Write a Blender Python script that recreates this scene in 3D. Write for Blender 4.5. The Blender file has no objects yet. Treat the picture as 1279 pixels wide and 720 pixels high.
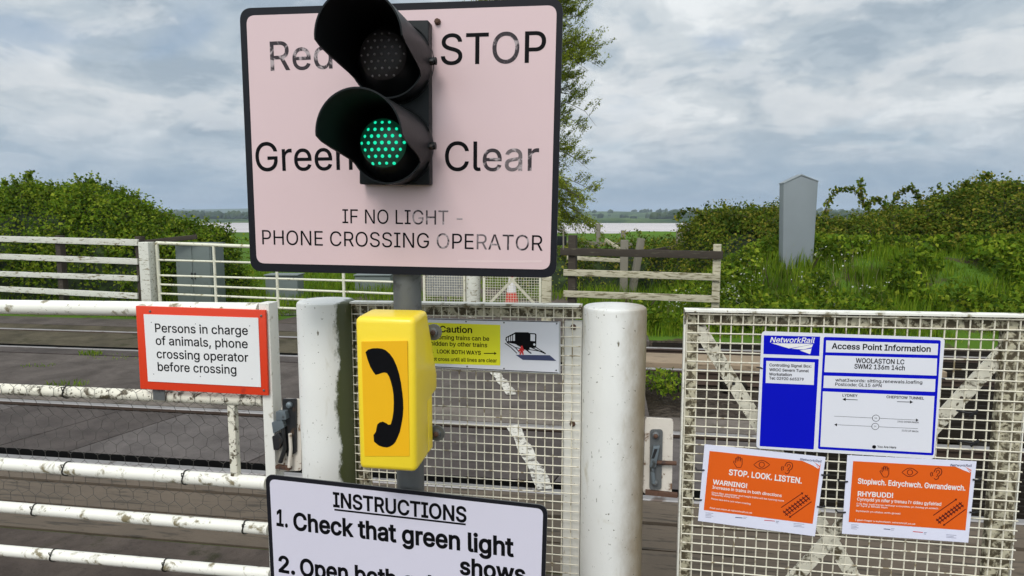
import bpy, bmesh, math, random, os
import numpy as np
from mathutils import Vector, Matrix
R = math.radians
rng = np.random.default_rng(7)
random.seed(7)
sc = bpy.context.scene
col = sc.collection

# ------------------------------------------------------------------ camera, sky, sun, exposure
FPX, CAMZ, HOR = 800.0, 1.7, 275.0
PITCH = math.atan((360 - HOR) / FPX)
cd = bpy.data.cameras.new('camera'); cam = bpy.data.objects.new('camera', cd); col.objects.link(cam)
cam.location = (0, 0, CAMZ); cam.rotation_euler = (math.pi / 2 - PITCH, 0, 0)
cd.sensor_width = 36; cd.lens = FPX / 1279 * 36; cd.clip_start = .05; cd.clip_end = 20000
sc.camera = cam
SUN_EL, SUN_AZ = R(48), R(200)          # azimuth measured clockwise from +Y
wd = bpy.data.worlds.new('World'); sc.world = wd; wd.use_nodes = True


def build_world():
    nt = wd.node_tree; nt.nodes.clear(); N = nt.nodes.new; L = nt.links.new
    out = N('ShaderNodeOutputWorld'); bg = N('ShaderNodeBackground'); bg.inputs[1].default_value = .1
    L(bg.outputs[0], out.inputs[0])
    sky = N('ShaderNodeTexSky'); sky.sky_type = 'NISHITA'; sky.sun_disc = False
    sky.sun_elevation = SUN_EL; sky.sun_rotation = SUN_AZ; sky.air_density = 1.0; sky.dust_density = 1.5
    tc = N('ShaderNodeTexCoord'); sp = N('ShaderNodeSeparateXYZ'); L(tc.outputs['Generated'], sp.inputs[0])

    def math_(op, a, b=None, clamp=False):
        n = N('ShaderNodeMath'); n.operation = op; n.use_clamp = clamp
        for i, v in enumerate((a, b)):
            if v is None: continue
            if isinstance(v, (int, float)): n.inputs[i].default_value = v
            else: L(v, n.inputs[i])
        return n.outputs[0]
    z = math_('MAXIMUM', sp.outputs[2], 0.0)
    den = math_('ADD', z, .24)
    cx = math_('DIVIDE', sp.outputs[0], den); cy = math_('DIVIDE', sp.outputs[1], den)
    cb = N('ShaderNodeCombineXYZ'); L(cx, cb.inputs[0]); L(cy, cb.inputs[1])

    def noise(scale, detail, rough, off, dist=0.0):
        m = N('ShaderNodeMapping'); m.inputs['Location'].default_value = off; L(cb.outputs[0], m.inputs[0])
        n = N('ShaderNodeTexNoise'); n.inputs['Scale'].default_value = scale; n.inputs['Detail'].default_value = detail
        n.inputs['Roughness'].default_value = rough; n.inputs['Distortion'].default_value = dist
        L(m.outputs[0], n.inputs[0]); return n.outputs[0]

    def ramp(fac, stops):
        n = N('ShaderNodeValToRGB'); L(fac, n.inputs[0]); e = n.color_ramp.elements
        e[0].position, e[0].color = stops[0][0], (*stops[0][1], 1)
        e[1].position, e[1].color = stops[-1][0], (*stops[-1][1], 1)
        for p, c in stops[1:-1]:
            k = e.new(p); k.color = (*c, 1)
        n.color_ramp.interpolation = 'EASE'
        return n.outputs[0]
    big = noise(1.0, 7, .52, (3.1, 1.7, 0), .35)
    mid = noise(2.9, 8, .58, (7.3, 4.2, 0), .7)
    fine = noise(7.5, 7, .62, (1.3, 8.2, 0), .6)
    s = math_('ADD', math_('ADD', math_('MULTIPLY', big, .50), math_('MULTIPLY', mid, .34)), math_('MULTIPLY', fine, .16))
    cloud = ramp(s, [(.39, (3.7, 4.5, 5.25)), (.455, (4.9, 5.65, 6.25)), (.515, (6.5, 7.0, 7.3)), (.585, (8.6, 8.9, 9.0))])
    holes = ramp(noise(1.7, 6, .5, (11.0, 2.0, 0), .3), [(.56, (0, 0, 0)), (.74, (.55, .55, .55))])
    mx = N('ShaderNodeMix'); mx.data_type = 'RGBA'; L(holes, mx.inputs[0]); L(cloud, mx.inputs[6])
    sk = N('ShaderNodeMix'); sk.data_type = 'RGBA'; sk.blend_type = 'MULTIPLY'; sk.inputs[0].default_value = 1
    L(sky.outputs[0], sk.inputs[6]); sk.inputs[7].default_value = (1.2, 1.2, 1.2, 1)
    L(sk.outputs[2], mx.inputs[7])
    puff = ramp(noise(2.8, 8, .56, (2.3, 5.1, 0), .25), [(.50, (0, 0, 0)), (.60, (.46, .46, .46))])
    under = ramp(noise(2.8, 8, .56, (2.3, 5.02, 0), .25), [(.47, (0, 0, 0)), (.58, (.24, .24, .24))])
    mu = N('ShaderNodeMix'); mu.data_type = 'RGBA'; L(under, mu.inputs[0]); L(mx.outputs[2], mu.inputs[6]); mu.inputs[7].default_value = (3.9, 4.6, 5.2, 1)
    mp = N('ShaderNodeMix'); mp.data_type = 'RGBA'; L(puff, mp.inputs[0]); L(mu.outputs[2], mp.inputs[6]); mp.inputs[7].default_value = (8.9, 9.0, 9.0, 1)
    mx = mp
    # bluer, greyer air low down near the horizon
    hz = ramp(z, [(0.0, (.75, .75, .75)), (.16, (0, 0, 0))])
    m2 = N('ShaderNodeMix'); m2.data_type = 'RGBA'; L(hz, m2.inputs[0]); L(mx.outputs[2], m2.inputs[6])
    m2.inputs[7].default_value = (2.9, 4.3, 5.8, 1)
    # overcast cloud is brighter overhead and around the veiled sun
    dt = N('ShaderNodeVectorMath'); dt.operation = 'DOT_PRODUCT'; L(tc.outputs['Generated'], dt.inputs[0])
    dt.inputs[1].default_value = (math.sin(SUN_AZ) * math.cos(SUN_EL), math.cos(SUN_AZ) * math.cos(SUN_EL), math.sin(SUN_EL))
    glow = math_('POWER', math_('MAXIMUM', dt.outputs['Value'], 0.0), 1.6)
    f = math_('ADD', math_('ADD', .80, math_('MULTIPLY', z, .30)), math_('MULTIPLY', glow, 1.15))
    sc_ = N('ShaderNodeVectorMath'); sc_.operation = 'SCALE'; L(m2.outputs[2], sc_.inputs[0]); L(f, sc_.inputs['Scale'])
    L(sc_.outputs[0], bg.inputs[0])


build_world()
sd = bpy.data.lights.new('sun', 'SUN'); sd.energy = 1.5; sd.angle = R(22); sd.color = (1, .965, .91)
so = bpy.data.objects.new('sun', sd); col.objects.link(so)
sv = Vector((math.sin(SUN_AZ) * math.cos(SUN_EL), math.cos(SUN_AZ) * math.cos(SUN_EL), math.sin(SUN_EL)))
so.rotation_euler = sv.to_track_quat('Z', 'Y').to_euler(); so.location = (0, -20, 30)
sc.view_settings.view_transform = 'Standard'; sc.view_settings.look = 'None'
sc.view_settings.gamma = 1; sc.view_settings.use_curve_mapping = False
sc.view_settings.exposure = 0.2
sc.render.engine = 'CYCLES'
sc.cycles.max_bounces = 6; sc.cycles.transparent_max_bounces = 6
sc.cycles.use_denoising = True

# ------------------------------------------------------------------ pixel rays and frames
cp, sp_ = math.cos(PITCH), math.sin(PITCH)


def ray(u, v):
    X = (u - 639.5) / FPX; Y = -(v - 360) / FPX
    return Vector((X, cp + Y * sp_, -sp_ + Y * cp))


def ground(u, v, z=0.0):
    r = ray(u, v); t = (z - CAMZ) / r.z
    return Vector((0, 0, CAMZ)) + r * t


def at(u, v, y):
    r = ray(u, v); t = y / r.y
    return Vector((0, 0, CAMZ)) + r * t


class Frame:
    """upright local frame: x along the thing, y away from the viewer, z up"""
    def __init__(s, o, slope):
        s.o = Vector(o); s.th = -math.atan(slope)
        s.a = Vector((math.cos(s.th), math.sin(s.th), 0)); s.d = Vector((-math.sin(s.th), math.cos(s.th), 0))

    def px(s, u, v, y=0.0):
        r = ray(u, v); c = Vector((0, 0, CAMZ)) - s.o
        t = (y - c.dot(s.d)) / r.dot(s.d); p = c + r * t
        return Vector((p.dot(s.a), y, p.z))

    def world(s, p):
        return s.o + s.a * p[0] + s.d * p[1] + Vector((0, 0, p[2]))

    def local(s, w):
        w = Vector(w) - s.o
        return Vector((w.dot(s.a), w.dot(s.d), w.z))

    def shift(s, p):
        f = Frame(s.world(p), 0); f.th, f.a, f.d = s.th, s.a, s.d
        return f


# ------------------------------------------------------------------ materials
def lin(h):
    h = h.lstrip('#'); c = [int(h[i:i + 2], 16) / 255 for i in (0, 2, 4)]
    return tuple(x / 12.92 if x <= .04045 else ((x + .055) / 1.055) ** 2.4 for x in c)


class NT:
    def __init__(s, name):
        s.m = bpy.data.materials.new(name); s.m.use_nodes = True
        s.t = s.m.node_tree; s.b = s.t.nodes['Principled BSDF']
        s.tc = s.N('ShaderNodeTexCoord')

    def N(s, k): return s.t.nodes.new(k)
    def L(s, a, b): s.t.links.new(a, b)

    def noise(s, scale, detail=5, rough=.55, vec=None, stretch=None, dist=0, off=(0, 0, 0)):
        n = s.N('ShaderNodeTexNoise'); n.inputs['Scale'].default_value = scale
        n.inputs['Detail'].default_value = detail; n.inputs['Roughness'].default_value = rough
        n.inputs['Distortion'].default_value = dist
        m = s.N('ShaderNodeMapping'); m.inputs['Scale'].default_value = stretch or (1, 1, 1)
        m.inputs['Location'].default_value = off
        s.L(vec or s.tc.outputs['Object'], m.inputs[0]); s.L(m.outputs[0], n.inputs[0])
        return n.outputs[0]

    def ramp(s, fac, a, b, lo=0.0, hi=1.0):
        n = s.N('ShaderNodeMapRange'); n.inputs[1].default_value = a; n.inputs[2].default_value = b
        n.inputs[3].default_value = lo; n.inputs[4].default_value = hi; n.interpolation_type = 'SMOOTHSTEP'
        s.L(fac, n.inputs[0]); return n.outputs[0]

    def mix(s, fac, a, b, mode='MIX'):
        n = s.N('ShaderNodeMix'); n.data_type = 'RGBA'; n.blend_type = mode
        for i, v in ((0, fac), (6, a), (7, b)):
            if isinstance(v, (int, float)): n.inputs[i].default_value = v
            elif isinstance(v, tuple): n.inputs[i].default_value = (*v, 1)
            else: s.L(v, n.inputs[i])
        return n.outputs[2]

    def math(s, op, a, b=0.0):
        n = s.N('ShaderNodeMath'); n.operation = op
        for i, v in ((0, a), (1, b)):
            if isinstance(v, (int, float)): n.inputs[i].default_value = v
            else: s.L(v, n.inputs[i])
        return n.outputs[0]

    def bump(s, h, strength=.3, dist=.01):
        n = s.N('ShaderNodeBump'); n.inputs['Strength'].default_value = strength; n.inputs['Distance'].default_value = dist
        s.L(h, n.inputs['Height']); s.L(n.outputs[0], s.b.inputs['Normal'])

    def base(s, c):
        if isinstance(c, tuple): s.b.inputs['Base Color'].default_value = (*c, 1)
        else: s.L(c, s.b.inputs['Base Color'])

    def set(s, rough=.5, metal=0.0, spec=None):
        s.b.inputs['Roughness'].default_value = rough; s.b.inputs['Metallic'].default_value = metal
        if spec is not None: s.b.inputs['Specular IOR Level'].default_value = spec
        return s.m


def paint(name, c, rough=.4, var=.08, dirt=None, dirt_amt=.5, dirt_scale=9, stretch=None, metal=0, specks=0.0, bump=.05, spec=None, wipe=None):
    """a painted or plain surface: slight colour drift, dirt patches, small specks"""
    n = NT(name)
    dark = tuple(x * (1 - var * 2) for x in c); lite = tuple(min(1, x * (1 + var)) for x in c)
    k = n.mix(n.noise(3.0, 4, .6), dark, lite)
    if dirt:
        f = n.ramp(n.noise(dirt_scale, 8, .62, stretch=stretch, dist=.4), 1 - dirt_amt, 1 - dirt_amt + .12)
        k = n.mix(f, k, dirt)
    if specks:
        f = n.ramp(n.noise(46, 3, .6, off=(3, 1, 2)), 1 - specks, 1 - specks + .05)
        k = n.mix(f, k, dirt or (.05, .045, .04))
    n.base(k); n.bump(n.noise(60, 4, .6), bump, .004)
    return n.set(rough, metal, spec)


LICH = (.085, .066, .036)
M = {}
M['gate_white'] = paint('gate_white_paint', (.80, .775, .69), .45, .05, (.20, .165, .09), .45, 16, specks=.33)
M['rail_dirty'] = paint('gate_lichen_paint', (.74, .70, .58), .6, .08, LICH, .50, 26, specks=.40, bump=.3)
M['mesh_white'] = paint('mesh_cream_paint', (.70, .65, .52), .55, .10, (.22, .17, .09), .45, 26)
M['lichen_frame'] = paint('lichened_frame', (.58, .53, .38), .75, .14, LICH, .57, 34, specks=.42, bump=.5)
M['stile_white'] = paint('stile_paint', (.74, .72, .66), .5, .06, (.25, .21, .13), .40, 18, specks=.32)
M['old_white'] = paint('old_white_wood', (.62, .61, .53), .8, .1, (.16, .13, .06), .46, 10, stretch=(.6, 3, 3), specks=.36, bump=.4)
M['far_gate'] = paint('far_gate_paint', (.68, .66, .52), .6, .08, (.22, .18, .08), .44, 12)
M['black_plastic'] = paint('black_plastic', (.012, .014, .015), .42, .1, bump=.1, spec=.16)
M['black_inner'] = paint('black_inner', (.010, .011, .012), .5, .1, bump=.03, spec=.16)
M['black_paint'] = paint('black_sign_paint', (.012, .012, .016), .4, .1, dirt=(.32, .31, .31), dirt_amt=.27, dirt_scale=16, spec=.16)
M['ink'] = paint('black_lettering', (.004, .004, .005), .55, .05, spec=.08)
M['ink_worn'] = paint('worn_lettering', (.045, .035, .04), .5, .1, dirt=(.42, .35, .355), dirt_amt=.50, dirt_scale=30, spec=.16)
M['ink_faded'] = paint('faded_lettering', (.16, .13, .135), .5, .1, dirt=(.45, .38, .385), dirt_amt=.5, dirt_scale=38, spec=.16)
M['sign_pink'] = paint('pinkish_sign_face', (.68, .50, .505), .32, .02, dirt=(.42, .35, .33), dirt_amt=.22, dirt_scale=6, specks=.22, bump=.01)
M['scuff'] = paint('pale_scuff', (.73, .56, .55), .4, .03)
M['sign_lilac'] = paint('lilac_white_sign_face', (.63, .60, .69), .35, .02, dirt=(.5, .47, .5), dirt_amt=.2, dirt_scale=7, bump=.01)
M['sign_white'] = paint('white_sign_face', (.78, .77, .76), .35, .02, dirt=(.55, .52, .47), dirt_amt=.25, dirt_scale=8, bump=.01)
M['sign_grey'] = paint('pale_grey_sign_face', (.72, .72, .77), .3, .02, bump=.01)
M['sign_edge'] = paint('grey_sign_edge', (.45, .45, .46), .4, .05)
M['red'] = paint('red_board', (.72, .045, .010), .4, .06, dirt=(.45, .03, .012), dirt_amt=.35, dirt_scale=9)
M['blue'] = paint('blue_panel', (.003, .006, .48), .45, .04, spec=.08)
M['orange'] = paint('orange_print', (.74, .112, .008), .3, .05)
M['maroon'] = paint('maroon_print', (.085, .010, .012), .4, .05, spec=.16)
M['paper'] = paint('laminated_paper', (.72, .72, .84), .28, .02, bump=.02)
M['print_white'] = paint('white_print', (.80, .78, .76), .35, .02)
M['print_grey'] = paint('grey_print', (.25, .25, .33), .4, .05)
M['print_navy'] = paint('navy_print', (.035, .04, .11), .4, .05)
M['print_red'] = paint('red_print', (.60, .02, .02), .4, .05)
M['slab_blue'] = paint('slate_blue_print', (.045, .055, .13), .4, .05)
M['sign_yellow'] = paint('lime_yellow_print', (.80, .78, .02), .4, .04, dirt=(.6, .58, .08), dirt_amt=.28, dirt_scale=9)
M['phone_yellow'] = paint('yellow_grp', (.90, .66, .030), .30, .03, dirt=(.50, .34, .03), dirt_amt=.27, dirt_scale=8, specks=.24, bump=.10)
M['phone_orange'] = paint('orange_sticker', (.85, .45, .007), .35, .03, dirt=(.65, .30, .01), dirt_amt=.25)
M['galv'] = paint('galvanised_steel', (.14, .145, .145), .5, .14, dirt=(.075, .075, .07), dirt_amt=.45, dirt_scale=12, metal=.35, bump=.15)
M['galv_blue'] = paint('blue_grey_steel', (.17, .20, .22), .45, .12, dirt=(.06, .06, .055), dirt_amt=.45, dirt_scale=30, metal=.4)
M['dark_steel'] = paint('dark_greasy_steel', (.028, .028, .03), .4, .2, dirt=(.10, .055, .03), dirt_amt=.42, dirt_scale=30, metal=.3)
M['rust'] = paint('rusty_steel', (.10, .048, .028), .8, .2, dirt=(.035, .02, .016), dirt_amt=.48, dirt_scale=40, bump=.5)
M['plate'] = paint('rust_spotted_white_plate', (.66, .60, .52), .6, .08, dirt=(.16, .085, .04), dirt_amt=.45, dirt_scale=28, specks=.36, bump=.3)
M['rail_head'] = paint('worn_rail_head', (.30, .28, .27), .45, .1, dirt=(.11, .08, .065), dirt_amt=.45, dirt_scale=5, metal=.55)
M['rail_web'] = paint('rusty_rail_web', (.06, .036, .024), .8, .2)
M['cable'] = paint('black_cable_tie', (.012, .012, .013), .45, .05, spec=.16)
M['wire'] = paint('dull_netting_wire', (.075, .068, .06), .6, .2)
M['tie'] = paint('dark_wire_tie', (.03, .028, .022), .6, .2)
M['dark_wood'] = paint('dark_creosoted_wood', (.040, .030, .020), .85, .2, dirt=(.10, .09, .055), dirt_amt=.42, dirt_scale=8, stretch=(.5, 4, 4), bump=.6)
M['pale_wood'] = paint('bleached_rail_wood', (.46, .42, .30), .85, .14, dirt=(.14, .12, .06), dirt_amt=.50, dirt_scale=10, stretch=(.6, 4, 4), bump=.5)
M['grey_wood'] = paint('grey_weathered_wood', (.20, .18, .14), .85, .16, dirt=(.09, .085, .05), dirt_amt=.45, dirt_scale=10, bump=.5)
M['brown_wood'] = paint('brown_crossing_timber', (.115, .085, .058), .85, .2, dirt=(.045, .034, .022), dirt_amt=.48, dirt_scale=6, stretch=(.6, 5, 5), bump=.6)
M['gap_shade'] = paint('black_gap_shade', (.008, .008, .008), .9, .2, spec=.05)  # black colour standing in for the shade inside the flangeway gaps
M['baulk_wood'] = paint('light_brown_timber', (.27, .20, .13), .85, .2, dirt=(.11, .08, .05), dirt_amt=.45, dirt_scale=6, stretch=(.6, 5, 5), bump=.6)
M['guard_wood'] = paint('blackened_guard_timber', (.016, .013, .010), .95, .25, dirt=(.05, .042, .03), dirt_amt=.38, spec=.1, dirt_scale=9, stretch=(.5, 4, 4), bump=.6)
M['marker_grey'] = paint('grey_marker_paint', (.20, .225, .235), .55, .05, dirt=(.19, .20, .17), dirt_amt=.33, dirt_scale=3, stretch=(2, 2, .6), bump=.05)
M['cabinet'] = paint('grey_green_cabinet_paint', (.135, .16, .15), .5, .06, dirt=(.07, .08, .06), dirt_amt=.4, dirt_scale=5)
M['far_panel'] = paint('grey_sheet_back', (.26, .27, .27), .5, .06, dirt=(.15, .16, .14), dirt_amt=.4, dirt_scale=6)
M['cone_red'] = paint('cone_orange_red', (.62, .05, .03), .5, .06)
M['cone_white'] = paint('cone_reflective_white', (.74, .72, .72), .4, .05)
M['white_line'] = paint('worn_white_line_paint', (.56, .53, .46), .8, .1, dirt=(.12, .105, .085), dirt_amt=.50, dirt_scale=17, specks=.4, bump=.3)


def bollard_mat(name, stain, x0, x1, amt):
    n = NT(name)
    k = n.mix(n.noise(4, 5, .6), (.63, .62, .585), (.735, .725, .69))
    f = n.ramp(n.noise(9, 7, .68, stretch=(1, 1, .25), dist=.8), .54, .70, 0, .65)
    k = n.mix(f, k, (.42, .37, .26))
    x = n.N('ShaderNodeSeparateXYZ'); n.L(n.tc.outputs['Object'], x.inputs[0])
    e = n.math('ADD', x.outputs[0], n.math('MULTIPLY', n.math('SUBTRACT', n.noise(11, 7, .7, stretch=(1, 1, .5)), .5), .085))
    k = n.mix(n.ramp(e, x0, x1, 0, amt), k, stain)
    f = n.ramp(n.noise(30, 4, .7, stretch=(1, 1, .28), off=(2, 5, 1)), .668, .72)
    k = n.mix(f, k, (.13, .11, .07))
    f = n.ramp(n.noise(75, 3, .6, off=(9, 5, 1)), .675, .71)
    k = n.mix(f, k, (.10, .085, .05))
    n.base(k); n.bump(n.noise(30, 5, .6), .12, .004)
    return n.set(.42)


M['bollard_algae'] = bollard_mat('bollard_paint_with_algae', (.055, .062, .018), .066, .080, 1.0)
M['bollard_grime'] = bollard_mat('bollard_paint_with_grime', (.20, .145, .075), .0, .115, .95)


def ground_mats():
    # grass and earth terrain
    n = NT('terrain_grass_earth')
    k = n.mix(n.noise(.7, 8, .6), (.045, .095, .012), (.090, .160, .020))
    k = n.mix(n.ramp(n.noise(2.1, 7, .6), .52, .66), k, (.060, .048, .030))
    k = n.mix(n.ramp(n.noise(.02, 5, .6), .45, .62), k, (.085, .165, .018))
    n.base(k); n.bump(n.noise(9, 7, .7), .6, .05); M['terrain'] = n.set(.95, 0, .04)
    n = NT('ballast_stone')
    v = n.N('ShaderNodeTexVoronoi'); v.inputs['Scale'].default_value = 22; n.L(n.tc.outputs['Object'], v.inputs[0])
    k = n.mix(v.outputs['Color'], (.024, .019, .015), (.085, .068, .053))
    k = n.mix(n.ramp(n.noise(1.2, 5, .6), .45, .65), k, (.035, .028, .02))
    n.base(k); n.bump(v.outputs['Distance'], .9, .04); M['ballast'] = n.set(.95, 0, .05)

    def tarmac(name, a, b, moss, amt, wet=.75, scale=1.6):
        n = NT(name)
        k = n.mix(n.ramp(n.noise(scale, 9, .70, dist=.5), .26, .74), tuple(x * .8 for x in a), tuple(x * 1.15 for x in b))
        k = n.mix(n.ramp(n.noise(scale * 7, 6, .7, off=(2, 7, 1)), .50, .68, 0, .30), k, tuple(x * .5 for x in a))
        k = n.mix(n.ramp(n.noise(2.6, 7, .65, off=(4, 2, 0)), 1 - amt, 1.12 - amt), k, moss)
        f = n.ramp(n.noise(120, 3, .7), .60, .70, 0, .5)
        k = n.mix(f, k, (.15, .135, .115))
        k = n.mix(n.ramp(n.noise(60, 3, .7, off=(1, 8, 3)), .60, .68, 0, .6), k, (.02, .018, .015))
        n.base(k); n.bump(n.noise(140, 4, .7), .45, .006)
        return n.set(wet + .1, 0, .16)
    M['tarmac'] = tarmac('brown_tarmac', (0.054, 0.040, 0.034), (0.104, 0.082, 0.067), (0.030, 0.029, 0.012), .42)
    M['tarmac_grey'] = tarmac('grey_tarmac', (0.060, 0.049, 0.042), (0.102, 0.085, 0.075), (0.067, 0.056, 0.034), .38)
    M['deck_a'] = tarmac('deck_panel_dark', (0.048, 0.038, 0.034), (0.075, 0.061, 0.055), (0.041, 0.032, 0.027), .35, .6, 2.4)
    M['deck_b'] = tarmac('deck_panel_light', (0.080, 0.067, 0.062), (0.112, 0.096, 0.089), (0.067, 0.058, 0.053), .35, .55, 2.4)
    M['deck_c'] = tarmac('deck_panel_olive', (0.048, 0.040, 0.024), (0.088, 0.073, 0.047), (0.033, 0.031, 0.013), .46, .75, 2.0)
    M['kerb'] = tarmac('edge_strip', (0.102, 0.085, 0.072), (0.162, 0.137, 0.116), (0.054, 0.046, 0.026), .4, .8)
    n = NT('estuary_mud_water')
    k = n.mix(n.ramp(n.noise(.006, 5, .6, stretch=(1, 3, 1)), .40, .62), (.44, .38, .36), (.58, .51, .49))
    k = n.mix(n.ramp(n.noise(.02, 5, .6, stretch=(.3, 3, 1), off=(5, 1, 0)), .60, .68), k, (.20, .18, .15))
    n.base(k); n.bump(n.noise(.4, 4, .6), .06, .2); M['water'] = n.set(.32)
    n = NT('puddle_water'); n.base((.06, .055, .045)); n.bump(n.noise(6, 3, .5), .02, .01); M['puddle'] = n.set(.06)
    n = NT('far_wooded_hill')
    k = n.mix(n.ramp(n.noise(.012, 8, .65), .42, .6), (.025, .050, .014), (.085, .125, .035))
    n.base(k); M['hill'] = n.set(.95, 0, .05)


ground_mats()


def leaf_mat(name, cols, rough=.5, trans=.42):
    n = NT(name)
    g = n.N('ShaderNodeNewGeometry'); r = n.N('ShaderNodeValToRGB'); n.L(g.outputs['Random Per Island'], r.inputs[0])
    e = r.color_ramp.elements
    e[0].position = 0; e[0].color = (*cols[0], 1); e[1].position = 1; e[1].color = (*cols[-1], 1)
    for i, c in enumerate(cols[1:-1]):
        k = e.new((i + 1) / (len(cols) - 1)); k.color = (*c, 1)
    k = n.mix(n.ramp(n.noise(2.1, 5, .62), .42, .66, 0, .78), r.outputs[0], tuple(.6 * x for x in cols[0]))
    n.base(k); m = n.set(.75, 0, .12)
    t = n.N('ShaderNodeBsdfTranslucent'); n.L(k, t.inputs[0])
    ms = n.N('ShaderNodeMixShader'); ms.inputs[0].default_value = trans
    out = n.t.nodes['Material Output']; n.L(n.b.outputs[0], ms.inputs[1]); n.L(t.outputs[0], ms.inputs[2]); n.L(ms.outputs[0], out.inputs[0])
    return m


M['bramble_leaf'] = leaf_mat('bramble_leaves', [(0.043, 0.090, 0.007), (0.115, 0.202, 0.012), (0.194, 0.281, 0.017), (0.338, 0.382, 0.033)])
M['bramble_leaf_olive'] = leaf_mat('olive_bramble_leaves', [(0.036, 0.078, 0.007), (0.103, 0.168, 0.013), (0.194, 0.230, 0.021), (0.350, 0.292, 0.046)])
M['grass_blade'] = leaf_mat('grass_blades', [(0.091, 0.174, 0.009), (0.139, 0.242, 0.012), (0.187, 0.292, 0.013), (0.302, 0.360, 0.038)], .6, .35)
M['willow_leaf'] = leaf_mat('willow_leaves', [(0.130, 0.177, 0.011), (0.242, 0.285, 0.025), (0.381, 0.419, 0.046)], .5, .3)
M['dry_grass'] = leaf_mat('dry_grass_stalks', [(.22, .18, .09), (.32, .27, .15), (.40, .35, .22)], .8, .2)
M['flower'] = leaf_mat('white_flowers', [(.55, .56, .48), (.7, .7, .62)], .7, .2)
M['shade_core'] = paint('dark_shade_core', (.014, .026, .005), .95, .3, dirt=(.035, .06, .011), dirt_amt=.5, dirt_scale=3, bump=.8)  # dark colour standing in for the shade between bramble leaves
M['bark'] = paint('bark', (.07, .055, .038), .9, .25, bump=.8)
M['stem'] = paint('bramble_stem', (.07, .055, .028), .8, .2)


def led_mat(name, c, st):
    n = NT(name); n.base((.02, .05, .04)); n.b.inputs['Emission Color'].default_value = (*c, 1)
    n.b.inputs['Emission Strength'].default_value = st; return n.set(.3)


M['led_on'] = led_mat('green_led', (.005, .80, .43), .95)
M['led_halo'] = led_mat('green_lens', (.0, .32, .14), .05)
M['led_off'] = paint('unlit_led', (.21, .18, .18), .35, .1)
M['lens_off'] = paint('unlit_red_lens', (.03, .024, .024), .45, .1, spec=.2)


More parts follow.
